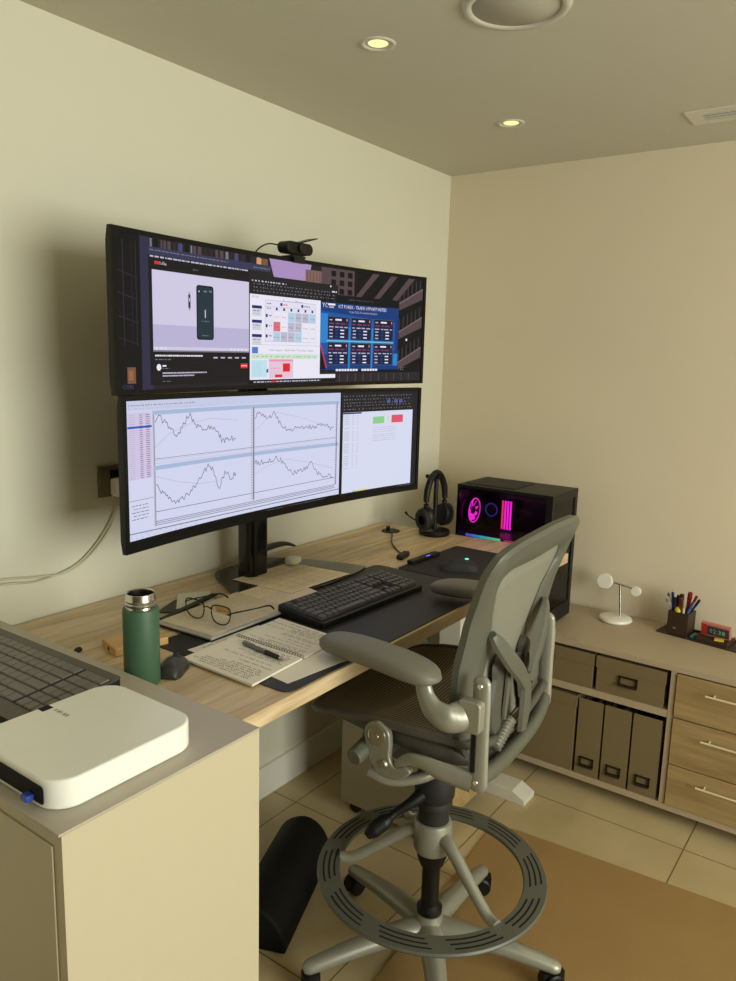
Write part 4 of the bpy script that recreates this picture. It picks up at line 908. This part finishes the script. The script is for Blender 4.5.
# eyeglasses
t = thing('eyeglasses', 'thin black-framed eyeglasses resting on the creased printed sheet', 'glasses', (-1.790, -0.392, tz+0.0022), math.radians(-86)); t.scale = (1.22, 1.22, 1.22)
def lens_pts(s, k=1.0):
    return [(s*(0.034+k*(x)), 0, 0.022+k*z) for x, z in ((-0.024, 0.004), (-0.020, 0.016), (0, 0.020), (0.024, 0.018), (0.028, 0.004), (0.020, -0.014), (0, -0.020), (-0.018, -0.014))]
for s in (-1, 1):
    b = NB(); tube(b, lens_pts(s), 0.0014, n=6, k=4, closed=True); rim = obj('rim', b, M_black, t, smooth=True)
    b = NB(); pts = catmull(lens_pts(s, 0.97), 4, True); b.faces.new([b.verts.new(p) for p in pts]); obj('lens', b, M_lens, rim)
    b = NB(); tube(b, [(s*0.062, 0, 0.030), (s*0.067, 0.01, 0.031), (s*0.070, 0.07, 0.024), (s*0.069, 0.115, 0.018), (s*0.066, 0.135, 0.004)], [0.0016, 0.0016, 0.0013, 0.002, 0.002], n=6)
    obj('temple', b, M_black, t, smooth=True)
b = NB(); tube(b, [(-0.012, 0, 0.030), (0, -0.002, 0.034), (0.012, 0, 0.030)], 0.0014, n=6); obj('bridge', b, M_black, t, smooth=True)

# ------------------------------------------------------------------ white box on the cabinet
t = thing('white_streaming_box', 'white rounded flat dock with recessed ports on the near cabinet', 'router', (0, 0, 0))
b = NB(); prism(b, rrect(-2.512, -2.243, -0.866, -0.625, 0.045, 8), CZ+0.0005, CZ+0.047)
obj('housing', b, mat('router_white', (248, 248, 240), 0.35), t, smooth='auto', bevel=0.004)
obj('port_recess', prism(NB(), rrect(-0.840, -0.67, CZ+0.010, CZ+0.038, 0.006, 4), 0, 0.0012, M=Matrix(((0,0,-1,-2.5125),(1,0,0,0),(0,1,0,0),(0,0,0,1)))), M_dark, t)
obj('blue_plug', box(NB(), -2.527, -2.5138, -0.818, -0.802, CZ+0.011, CZ+0.021), mat('blue_plastic', (40, 70, 170), 0.4), t, bevel=0.002)
obj('status_window', box(NB(), -2.392, -2.372, -0.643, -0.627, CZ+0.0471, CZ+0.0474), M_dark, t)
b = NB()
for k, w in enumerate((0.004, 0.006, 0.003, 0.006, 0.005)): box(b, -2.378, -2.371, -0.652-0.008*k-w, -0.652-0.008*k, CZ+0.0471, CZ+0.0473)
obj('logo', b, mat('logo_grey', (160, 160, 150), 0.5), t)

# ------------------------------------------------------------------ credenza top things
t = thing('wireless_charger', 'white wireless charging stand with two round pads on the sideboard', 'charger', (-0.100, -0.903, KZ))
obj('base', lathe(NB(), [(0, 0.0005), (0.058, 0.0005), (0.064, 0.006), (0.062, 0.014), (0.055, 0.018), (0, 0.018)], 40), M_white, t, smooth='auto')
b = NB(); cyl(b, (0.01, -0.015, 0.0182), (0.02, 0.0, 0.148), 0.0045); cyl(b, (0.02, 0.05, 0.152), (0.02, -0.06, 0.137), 0.0045); obj('arm', b, M_steel, t, smooth='auto')
for (dy, z, r) in ((0.055, 0.153, 0.031), (-0.07, 0.135, 0.019)):
    b = NB(); M = Matrix.Translation((0.0, dy, z)) @ Matrix.Rotation(math.radians(-78), 4, 'Y'); lathe(b, [(0, -0.012), (r*0.9, -0.012), (r, -0.008), (r, 0.0), (r*0.92, 0.006), (0, 0.007)], 32, M); obj('charging_pad', b, M_white, t, smooth='auto')
rt = math.radians(-8)
t = thing('desk_tray', 'flat dark brown leather tray on the sideboard', 'tray', (-0.114, -1.088, KZ), rt)
obj('tray_base', box(box(NB(), -0.012, 0.095, -0.40, 0.02, 0.0005, 0.005), 0.088, 0.095, -0.40, 0.02, 0.005, 0.012), M_pbrown, t, bevel=0.001)
obj('tray_compartment', box(box(box(NB(), -0.004, 0.085, -0.24, -0.125, 0.0052, 0.02), -0.004, 0.085, -0.24, -0.235, 0.0205, 0.024), -0.004, 0.085, -0.13, -0.125, 0.0205, 0.024), M_pbrown, t, bevel=0.001)
TR = Matrix.Translation((-0.114, -1.088, KZ)) @ Matrix.Rotation(rt, 4, 'Z')
def ontray(p): return tuple(TR @ Vector(p))
t = thing('pen_cup', 'square dark brown leather pen cup on the tray', 'pen holder', ontray((0.035, -0.055, 0.0052)), rt)
b = NB(); c, h = 0.038, 0.088
for q in ((-c, c, -c, -c+0.004), (-c, c, c-0.004, c), (-c, -c+0.004, -c+0.004, c-0.004), (c-0.004, c, -c+0.004, c-0.004)): box(b, *q, 0.0, h)
box(b, -c+0.004, c-0.004, -c+0.004, c-0.004, 0.0, 0.004); obj('cup', b, M_pbrown, t)
obj('emblem', lathe(NB(), [(0, 0), (0.007, 0), (0, 0.001)], 16, Matrix.Translation((-c-0.0003, 0.01, 0.025)) @ Matrix.Rotation(math.radians(-90), 4, 'Y') @ Matrix.Diagonal((0.5, 1, 1, 1))), mat('emblem_silver', (150, 140, 120), 0.4, metal=0.5), t)
pens = [('blue ballpoint', 'pen', (-0.018, 0.022), (-0.02, 0.035), 0.15, (34, 40, 130)), ('black', 'pen', (-0.01, 0.012), (-0.012, 0.016), 0.142, (24, 22, 30)), ('dark blue', 'pen', (-0.022, 0.014), (-0.026, 0.020), 0.135, (30, 34, 80)),
        ('thick red', 'marker', (-0.02, -0.006), (-0.03, -0.004), 0.138, (150, 30, 26)), ('dark maroon', 'marker', (-0.005, 0.0), (-0.002, 0.006), 0.146, (84, 22, 24)), ('green', 'pen', (-0.024, -0.016), (-0.034, -0.016), 0.132, (190, 214, 170)),
        ('white and blue', 'pen', (-0.018, 0.0), (-0.018, -0.044), 0.13, (60, 110, 170)), ('slim red', 'pen', (0.0, 0.006), (-0.004, -0.050), 0.152, (170, 40, 34)), ('red-capped', 'marker', (0.012, -0.01), (0.004, -0.022), 0.158, (180, 34, 30)), ('navy', 'pen', (0.012, 0.012), (0.012, -0.056), 0.135, (30, 50, 100)),
        ('grey', 'stylus', (-0.024, -0.004), (-0.03, 0.058), 0.135, (150, 145, 130)), ('clear-headed', 'stylus', (-0.01, -0.012), (0.0, 0.066), 0.15, (160, 155, 140))]
for nm, kind, a, c_, L, col in pens:
    p = TR @ Vector((0.035+a[0], -0.055+a[1], 0.0115)); q = TR @ Vector((0.035+c_[0], -0.055+c_[1], 0.0115+L)); r = 0.0075 if kind == 'marker' else 0.0046
    if kind == 'stylus': r = 0.0015
    Mq, LL = align(p, q)
    b = NB(); lathe(b, [(r*0.3, 0), (r, 0.012), (r, LL-0.03)], 12, Mq)
    labels = {'pen': '%s pen standing in the brown leather cup', 'marker': '%s marker standing in the brown leather cup', 'stylus': '%s round-headed pin leaning out of the cup on the side nearest the charger'}
    tt = thing({'pen': 'pen', 'marker': 'marker_pen', 'stylus': 'cable_pin'}[kind], labels[kind] % nm, 'pen', (0, 0, 0), 0, 'pens in the leather cup')
    obj('barrel', b, mat('pen_'+nm, col, 0.35), tt, smooth='auto')
    b = NB()
    if kind == 'stylus': lathe(b, [(0, LL-0.03), (0.005, LL-0.026), (0.006, LL-0.02), (0.004, LL-0.015), (0, LL-0.013)], 14, Mq)
    else: lathe(b, [(r*1.15, LL-0.0299), (r*1.15, LL-0.002), (r*0.7, LL)], 12, Mq)
    obj('cap', b, mat('pencap_'+nm, tuple(int(x*0.75) for x in col), 0.35), tt, smooth='auto')
t = thing('measuring_tape', 'small yellow-green ball resting among the pens in the cup', 'ball', (0, 0, 0)); bpy.data.objects.remove(t)
b = NB(); lathe(b, [(0.014*math.sin(PI*i/12), -0.014*math.cos(PI*i/12)) for i in range(13)], 20, Matrix.Translation(ontray((0.01, -0.05, 0.098))), close=False)
tag(obj('small_ball', b, mat('lime_yellow', (214, 214, 40), 0.5), smooth=True), 'small yellow-green ball resting on the near rim of the pen cup', 'ball')
tag(obj('rubber_eraser', box(NB(), -0.02, 0.02, -0.009, 0.009, 0, 0.012), mat('teal_plastic', (50, 120, 130), 0.4), loc=ontray((0.02, -0.112, 0.0053)), rot=(0, 0, rt), bevel=0.004), 'teal stapler-like block between pen cup and clock', 'stapler')
t = thing('desk_clock', 'small digital clock with red end leaning in the tray', 'clock', ontray((0.045, -0.183, 0.0206)), rt)
Mt = Matrix.Rotation(math.radians(-12), 4, 'Y')
obj('clock_case', box(NB(), -0.008, 0.008, -0.052, 0.052, 0.002, 0.052, M=Mt), mat('clock_pink', (200, 120, 110), 0.5), t, bevel=0.001)
obj('display', box(NB(), -0.0092, -0.0081, -0.048, 0.028, 0.008, 0.044, M=Mt), mat('clock_display', (52, 66, 62), 0.3), t)
obj('red_panel', box(NB(), -0.0092, -0.0081, 0.029, 0.050, 0.006, 0.048, M=Mt), mat('clock_red', (186, 52, 44), 0.4), t)
b = NB(); vs, fs = text_mesh('02:38', 0.026)
M2 = Mt @ Matrix(((0,0,-1,-0.0094),(-1,0,0,0.022),(0,1,0,0.017),(0,0,0,1)))
vv = [b.verts.new(M2 @ v) for v in vs]
for f in fs: b.faces.new([vv[i] for i in f])
obj('digits', b, mat('clock_digits', (170, 190, 180), 0.5), t)
tag(obj('sticky_note_pad', box(NB(), -0.012, 0.012, -0.016, 0.016, 0, 0.004), mat('note_yellow', (226, 200, 60), 0.6), loc=ontray((0.015, -0.205, 0.0206)), rot=(0, 0, rt+0.3)), 'small yellow sticky note pad before the clock', 'note pad')

# ------------------------------------------------------------------ chair
CH = thing('office_chair', 'grey mesh drafting chair with foot ring, silver arms and five-star base', 'chair', (-1.463, -0.900, 0.006), math.radians(2.5))
GX, GY = -0.014, 0.008
GM = Matrix.Translation((GX, GY, 0))
# base
def gt(b):
    for v in b.verts: v.co = GM @ v.co
    return b
b = NB(); lathe(b, [(0.0, 0.062), (0.050, 0.062), (0.058, 0.075), (0.054, 0.100), (0.040, 0.125), (0.034, 0.150), (0.0, 0.152)], 32); base = obj('base_hub', gt(b), M_silver, CH, smooth='auto')
for k in range(5):
    a = math.radians(1.7-2.5+72*k); c_, s_ = math.cos(a), math.sin(a)
    b = NB(); tube(b, [(0.02*c_, 0.02*s_, 0.108), (0.10*c_, 0.10*s_, 0.104), (0.20*c_, 0.20*s_, 0.093), (0.28*c_, 0.28*s_, 0.080), (0.33*c_, 0.33*s_, 0.070), (0.345*c_, 0.345*s_, 0.066)], [0.034, 0.031, 0.026, 0.023, 0.020, 0.010], n=16, flat=0.85)
    obj('base_leg', gt(b), M_silver, CH, smooth='auto')
    b = NB(); cx_, cy_ = 0.325*c_, 0.325*s_; pa = math.radians(30+50*k); ux, uy = math.cos(pa), math.sin(pa)
    for d in (-1, 1): lathe(b, [(0, 0), (0.024, 0), (0.0285, 0.004), (0.0285, 0.016), (0.024, 0.02), (0, 0.02)], 24, align((cx_+d*ux*0.004, cy_+d*uy*0.004, 0.029), (cx_+d*ux*0.02, cy_+d*uy*0.02, 0.029))[0])
    cyl(b, (cx_, cy_, 0.03), (cx_, cy_, 0.058), 0.008); box(b, -0.012, 0.012, -0.03, 0.03, 0.028, 0.060, M=Matrix.Translation((cx_, cy_, 0)) @ Matrix.Rotation(pa, 4, 'Z'))
    obj('castor', gt(b), M_black, CH, smooth='auto')
# column
obj('gas_cylinder', gt(lathe(NB(), [(0.033, 0.152), (0.034, 0.165), (0.026, 0.172), (0.0235, 0.175), (0.0235, 0.282), (0.030, 0.290), (0.039, 0.315), (0.040, 0.336)], 32)), M_black, CH, smooth='auto')
obj('ring_collar', gt(lathe(NB(), [(0.0405, 0.332), (0.046, 0.334), (0.050, 0.345), (0.050, 0.405), (0.046, 0.418), (0.0405, 0.420)], 36, close=False)), M_silver, CH, smooth='auto')
obj('column_sleeve', gt(lathe(NB(), [(0.0395, 0.336), (0.0395, 0.455), (0.047, 0.462), (0.047, 0.475), (0.044, 0.480), (0.052, 0.492), (0.053, 0.530), (0.046, 0.552), (0.040, 0.575)], 32)), M_blackr, CH, smooth='auto')
b = NB(); tube(b, [(-0.035, 0.012, 0.505), (-0.07, 0.03, 0.488), (-0.10, 0.055, 0.468), (-0.118, 0.066, 0.455)], [0.022, 0.014, 0.010, 0.010], n=12); tube(b, [(-0.112, 0.063, 0.460), (-0.125, 0.072, 0.450), (-0.150, 0.090, 0.432), (-0.166, 0.100, 0.421)], [0.010, 0.020, 0.020, 0.009], n=14)
obj('ring_lever', gt(b), M_black, CH, smooth='auto')
# foot ring with slots
rz, ro, ri = 0.273, 0.297, 0.241
b = NB(); lathe(b, [(ri, rz-0.006), (ri-0.003, rz), (ri, rz+0.005), (ro, rz+0.005), (ro+0.003, rz), (ro, rz-0.006), (ri, rz-0.006)], 96, close=False)
ring = obj('foot_ring', gt(b), M_grey, CH, smooth='auto')
b = NB()
for k in range(10):
    for j, rr in enumerate((ri+0.014, (ri+ro)/2, ro-0.014)):
        a0 = 2*PI*(k+0.05*j)/10; a1 = a0+2*PI*0.070; n = 8
        rows = [[Vector((q*math.cos(a0+(a1-a0)*i/n), q*math.sin(a0+(a1-a0)*i/n), rz+0.0054)) for i in range(n+1)] for q in (rr-0.0024, rr+0.0024)]
        loft(b, rows)
obj('grip_strips', gt(b), M_dark, ring)
for a in (113.3, 248.5, 45):
    a = math.radians(a); c_, s_ = math.cos(a), math.sin(a)
    b = NB(); tube(b, [(0.04*c_, 0.04*s_, 0.385), (0.075*c_, 0.075*s_, 0.372), (0.17*c_, 0.17*s_, 0.303), (0.212*c_, 0.212*s_, 0.276), (0.244*c_, 0.244*s_, 0.273)], [0.018, 0.017, 0.0145, 0.0145, 0.014], n=14)
    obj('ring_spoke', gt(b), M_silver, CH, smooth='auto')
# tilt mechanism
b = NB(); prism(b, rrect(-0.07, 0.07, -0.08, 0.13, 0.03, 5), 0.578, 0.66); obj('tilt_housing', b, M_greyd, CH, smooth='auto', bevel=0.012)
b = NB(); cyl(b, (-0.20, 0.065, 0.690), (0.20, 0.065, 0.690), 0.035, n=28); obj('torsion_tube', b, M_grey, CH, smooth='auto', bevel=0.004)
b = NB(); cyl(b, (-0.235, 0.068, 0.712), (-0.30, 0.073, 0.698), 0.022, 0.020, n=24); cyl(b, (-0.17, 0.060, 0.716), (-0.235, 0.068, 0.712), 0.032, 0.030, n=24); obj('tension_knob', b, M_grey, CH, smooth='auto', bevel=0.003)
for s in (-1, 1):
    yo = -0.208 if s < 0 else -0.172
    Mp = Matrix(((0, 0, 1, s*0.262), (1, 0, 0, -0.024), (0, 1, 0, 0.008), (0, 0, 0, 1)))
    ol = [tuple(p[:2]) for p in catmull([(0.088, 0.735, 0), (0.083, 0.764, 0), (0.055, 0.778, 0), (0.027, 0.764, 0), (0.020, 0.735, 0), (0.020, 0.70, 0), (0.005, 0.682, 0), (-0.02, 0.692, 0), (-0.035, 0.682, 0), (-0.005, 0.655, 0), (0.045, 0.652, 0), (0.078, 0.69, 0)], 4, True)]
    b = NB(); prism(b, ol, -0.009, 0.009, M=Mp); pl = obj('pivot_plate', b, M_silver, CH, smooth='auto', bevel=0.004)
    bx = s*0.2712
    b = NB(); lathe(b, [(0, 0), (0.021, 0), (0.022, 0.003), (0.016, 0.005), (0.008, 0.003), (0.007, 0.006), (0, 0.006)], 24, align((bx, 0.030, 0.752), (s*0.4, 0.030, 0.752))[0]); obj('bolt', b, M_steel, pl, smooth='auto'); b = NB(); lathe(b, [(0, 0), (0.011, 0), (0.008, 0.004), (0, 0.004)], 20, align((bx, 0.010, 0.690), (s*0.4, 0.010, 0.690))[0])
    obj('bolt', b, M_steel, pl, smooth='auto')
    b = NB(); tube(b, [(s*0.262, -0.02, 0.692), (s*0.262, -0.05, 0.718), (s*0.262, -0.085, 0.722), (s*0.257, -0.13, 0.714), (s*0.243, yo+0.012, 0.706)], [0.010, 0.014, 0.017, 0.022, 0.026], n=14, flat=0.6, up=(1, 0, 0))
    obj('side_arm', b, M_silver, CH, smooth='auto')
    b = NB(); tube(b, [(s*0.235, 0.070, 0.638), (s*0.22, 0.02, 0.622), (s*0.18, -0.04, 0.632), (s*0.13, -0.08, 0.65)], [0.014, 0.013, 0.014, 0.013], n=12)
    obj('lower_link', b, M_silver, CH, smooth='auto')
    yo = -0.208 if s < 0 else -0.172
    # upright: flat cast bar with rounded ends
    b = NB(); tube(b, [(s*0.240, yo, 0.690), (s*0.241, yo, 0.705), (s*0.243, yo, 0.80), (s*0.243, yo, 0.90), (s*0.241, yo+0.002, 0.934), (s*0.240, yo+0.002, 0.946)], [0.012, 0.023, 0.021, 0.020, 0.020, 0.010], n=16, up=(1, 0, 0), flat=0.55)
    up_ = obj('upright', b, M_silver, CH, smooth='auto')
    b = NB()
    for (yy, zz_) in ((yo+0.002, 0.928), (yo, 0.712)): obj('bolt', lathe(NB(), [(0, 0), (0.007, 0), (0.005, 0.003), (0, 0.003)], 16, align((s*0.2515, yy, zz_), (s*0.4, yy, zz_))[0]), M_steel, up_, smooth='auto')
    b = NB(); b.free()
    obj('slot', box(NB(), min(s*0.250, s*0.257), max(s*0.250, s*0.257), yo+0.003, yo+0.013, 0.735, 0.83), M_dark, up_)
    # arm bracket and its sliding block
    b = NB(); prism(b, rrect(yo-0.012, yo+0.040, 0.830, 0.900, 0.010, 4), 0.247, 0.276, M=Matrix(((0,0,s,0),(1,0,0,0),(0,1,0,0),(0,0,0,1)))); obj('sliding_block', b, M_silver, CH, smooth='auto', bevel=0.004)
    b = NB(); tube(b, [(s*0.264, yo+0.030, 0.864), (s*0.278, yo+0.042, 0.858), (s*0.291, -0.150, 0.858), (s*0.294, -0.122, 0.870), (s*0.292, -0.102, 0.895), (s*0.290, -0.092, 0.922)], [0.030, 0.032, 0.031, 0.026, 0.020, 0.018], n=18, up=(1, 0, 0), flat=0.7)
    obj('arm_bracket', b, M_silver, CH, smooth='auto')
    b = NB(); rows = []; N = 24
    for i in range(N+1):
        tt = i/N; y = -0.130+0.322*tt; e_ = (1-min(1.0, abs(2*(0.005+0.99*tt)-1))**5)**0.5; w = 0.049*e_*(1.0-0.14*tt); zz = 0.936+0.016*math.sin(PI*tt*0.85); hh = 0.0235*e_; xo = -s*0.022*tt*tt
        rows.append([Vector((s*0.288+xo+w*math.copysign(abs(math.cos(a))**0.65, math.cos(a)), y, zz+hh*math.copysign(abs(math.sin(a))**0.75, math.sin(a)))) for a in [2*PI*q/24 for q in range(24)]])
    V = loft(b, rows, closed_u=True); b.faces.new(V[0]); b.faces.new(V[-1])
    obj('arm_pad', b, M_pad, CH, smooth='auto')
# seat
def seat_pt(s, t):    # s -1..1 , t 0 front .. 1 rear
    y = 0.255-0.44*t; w = interp([(0, 0.215), (0.06, 0.238), (0.3, 0.255), (0.7, 0.25), (0.92, 0.225), (1, 0.20)], t)
    ze = interp([(0, 0.748), (0.08, 0.762), (0.25, 0.775), (0.45, 0.786), (0.7, 0.787), (0.92, 0.778), (1, 0.772)], t)
    y += -0.012*s**4*(1 if t < 0.1 else 0)
    return Vector((s*w, y, ze-0.034*(1-s*s)*min(1, t*3)))
b = NB(); n, m = 16, 24
def rim_at(k): pass
per = [seat_pt(-1+2*i/n, 0) for i in range(n)]+[seat_pt(1, i/m) for i in range(m)]+[seat_pt(1-2*i/n, 1) for i in range(n)]+[seat_pt(-1, 1-i/m) for i in range(m)]
rr = []
tube(b, [p+Vector((0, 0, -0.006)) for p in per], 0.0115, n=10, k=1, closed=True, flat=1.0)
obj('seat_frame', b, M_greyd, CH, smooth='auto')
M_seat = bpy.data.materials.new('seat_mesh'); M_seat.use_nodes = True
def weave(m, c1, c2, scale, axis, rough=0.6):
    nt = m.node_tree; bs = nt.nodes['Principled BSDF']; tc = nt.nodes.new('ShaderNodeTexCoord'); w = nt.nodes.new('ShaderNodeTexWave'); w.bands_direction = axis; w.inputs['Scale'].default_value = scale; w.inputs['Distortion'].default_value = 0.3
    nt.links.new(tc.outputs['Object'], w.inputs['Vector']); cr = nt.nodes.new('ShaderNodeValToRGB'); cr.color_ramp.elements[0].color = s2l(c1)+(1,); cr.color_ramp.elements[1].color = s2l(c2)+(1,)
    nt.links.new(w.outputs['Fac'], cr.inputs['Fac']); nt.links.new(cr.outputs['Color'], bs.inputs['Base Color']); bs.inputs['Roughness'].default_value = rough
weave(M_seat, (44, 38, 28), (128, 116, 94), 34, 'Y')
b = NB(); loft(b, [[seat_pt(-1+2*i/n, j/m)+Vector((0, 0, 0.002)) for i in range(n+1)] for j in range(m+1)])
so = obj('seat_mesh', b, M_seat, CH, smooth='auto'); md = so.modifiers.new('s', 'SOLIDIFY'); md.thickness = 0.003
b = NB()
for s in (-1, 1): tube(b, [(s*0.19, 0.20, 0.735), (s*0.205, 0.10, 0.742), (s*0.215, 0.0, 0.745), (s*0.215, -0.10, 0.735), (s*0.18, -0.165, 0.725)], [0.012, 0.020, 0.024, 0.026, 0.018], n=12, flat=1.1)
tube(b, [(-0.19, 0.05, 0.70), (-0.1, 0.05, 0.672), (0, 0.05, 0.665), (0.1, 0.05, 0.672), (0.19, 0.05, 0.70)], 0.020, n=12); tube(b, [(-0.18, -0.15, 0.725), (0, -0.165, 0.705), (0.18, -0.15, 0.725)], 0.018, n=12)
obj('seat_support', b, M_greyd, CH, smooth='auto')
# back
def yb(x, z):
    yc = interp([(0.64, -0.180), (0.75, -0.162), (0.85, -0.154), (0.95, -0.160), (1.05, -0.181), (1.15, -0.214), (1.21, -0.240), (1.26, -0.262)], z)
    return yc+0.012*(abs(x)/0.26)**2.2
def outline(half, k=5):
    full = [(x, z, 0) for x, z in half]+[(-x, z, 0) for x, z in half[-2:0:-1]]
    return [(p[0], p[1]) for p in catmull(full, k, True)]
oo = outline([(0, 0.668), (0.10, 0.672), (0.165, 0.695), (0.215, 0.745), (0.239, 0.83), (0.244, 0.90), (0.244, 0.97), (0.245, 1.02), (0.249, 1.08), (0.254, 1.13), (0.255, 1.175), (0.236, 1.208), (0.18, 1.226), (0.10, 1.234), (0, 1.238)])
ii = outline([(0, 0.700), (0.07, 0.702), (0.125, 0.725), (0.150, 0.765), (0.152, 0.81), (0.145, 0.85), (0.122, 0.90), (0.118, 0.96), (0.138, 1.02), (0.165, 1.075), (0.184, 1.112), (0.180, 1.138), (0.150, 1.154), (0.09, 1.156), (0, 1.154)])
b = NB(); rows = []
for t_, dy in ((0, -0.004), (0.12, -0.013), (0.5, -0.016), (0.85, -0.010), (1.0, -0.002), (1.0, 0.006), (0.5, 0.012), (0, 0.012), (0, -0.004)):
    rows.append([Vector((a[0]+(c_[0]-a[0])*t_, yb(a[0]+(c_[0]-a[0])*t_, a[1]+(c_[1]-a[1])*t_)+dy, a[1]+(c_[1]-a[1])*t_)) for a, c_ in zip(oo, ii)])
loft(b, rows, closed_u=True); bmesh.ops.remove_doubles(b, verts=b.verts, dist=1e-5)
obj('back_frame', b, M_grey, CH, smooth='auto')
M_bmesh = bpy.data.materials.new('back_mesh'); M_bmesh.use_nodes = True; weave(M_bmesh, (112, 110, 98), (148, 146, 132), 60, 'Z', 0.7)
b = NB(); rows = []
for t_ in (1, 0.8, 0.6, 0.4, 0.2, 0.05):
    rows.append([Vector((p[0]*t_, yb(p[0]*t_, 0.97+(p[1]-0.97)*t_)+0.002-0.006*(1-t_*t_), 0.97+(p[1]-0.97)*t_)) for p in ii])
V = loft(b, rows, closed_u=True); b.faces.new(V[-1])
so = obj('back_mesh', b, M_bmesh, CH, smooth='auto'); md = so.modifiers.new('s', 'SOLIDIFY'); md.thickness = 0.002
# lumbar yoke: Y of two blades meeting above a stem
def blade(pts, ws, th, m, name, par=CH):
    b = NB(); C = catmull(pts, 6); rows = []
    for i, p in enumerate(C):
        t = i/6; a = min(int(t), len(ws)-1); c2 = min(a+1, len(ws)-1); w = ws[a]+(ws[c2]-ws[a])*(t-int(t))
        d = (C[min(i+1, len(C)-1)]-C[max(i-1, 0)]).normalized(); sd = d.cross(Vector((0, 1, 0))).normalized()
        rows.append([p-sd*w+Vector((0, th*0.4, 0)), p-sd*w*0.8-Vector((0, th*0.5, 0)), p-Vector((0, th, 0)), p+sd*w*0.8-Vector((0, th*0.5, 0)), p+sd*w+Vector((0, th*0.4, 0)), p+Vector((0, th*0.6, 0))])
    V = loft(b, rows, closed_u=True); b.faces.new(V[0]); b.faces.new(V[-1])
    return obj(name, b, m, par, smooth='auto')
for s_ in (-1, 1):
    blade([(s_*0.160, -0.188, 1.010), (s_*0.142, -0.199, 0.985), (s_*0.095, -0.210, 0.935), (s_*0.045, -0.214, 0.890), (s_*0.012, -0.216, 0.850)], [0.010, 0.020, 0.024, 0.023, 0.018], 0.009, M_grey, 'lumbar_arm')
blade([(0, -0.212, 0.875), (0.0, -0.214, 0.82), (0.004, -0.212, 0.77), (0.004, -0.208, 0.728)], [0.018, 0.026, 0.028, 0.020], 0.010, M_grey, 'lumbar_stem')
for s_ in (-1, 1):
    blade([(s_*0.058, -0.170, 0.925), (s_*0.072, -0.174, 0.905), (s_*0.070, -0.174, 0.875), (s_*0.085, -0.176, 0.825), (s_*0.090, -0.178, 0.775), (s_*0.075, -0.180, 0.745)], [0.012, 0.036, 0.034, 0.038, 0.034, 0.014], 0.010, M_greyd, 'sacral_pad')
    blade([(s_*0.060, -0.187, 0.900), (s_*0.058, -0.190, 0.87), (s_*0.066, -0.190, 0.80), (s_*0.066, -0.187, 0.775)], [0.006, 0.010, 0.011, 0.006], 0.006, M_grey, 'pad_rib')
prof = []
for k in range(9): prof += [(0.010, 0.010*k), (0.016, 0.010*k+0.004), (0.010, 0.010*k+0.008)]
b = lathe(NB(), prof, 18, align((-0.120, -0.192, 0.728), (-0.045, -0.196, 0.770))[0])
obj('adjuster_bellows', b, M_silver, CH, smooth='auto')
b = NB(); tube(b, [(-0.235, -0.205, 0.712), (-0.17, -0.208, 0.702), (-0.08, -0.206, 0.695), (0.08, -0.200, 0.695), (0.17, -0.190, 0.702), (0.235, -0.178, 0.712)], 0.019, n=14, flat=0.9, up=(0, 1, 0)); obj('back_crossbar', b, M_grey, CH, smooth='auto')
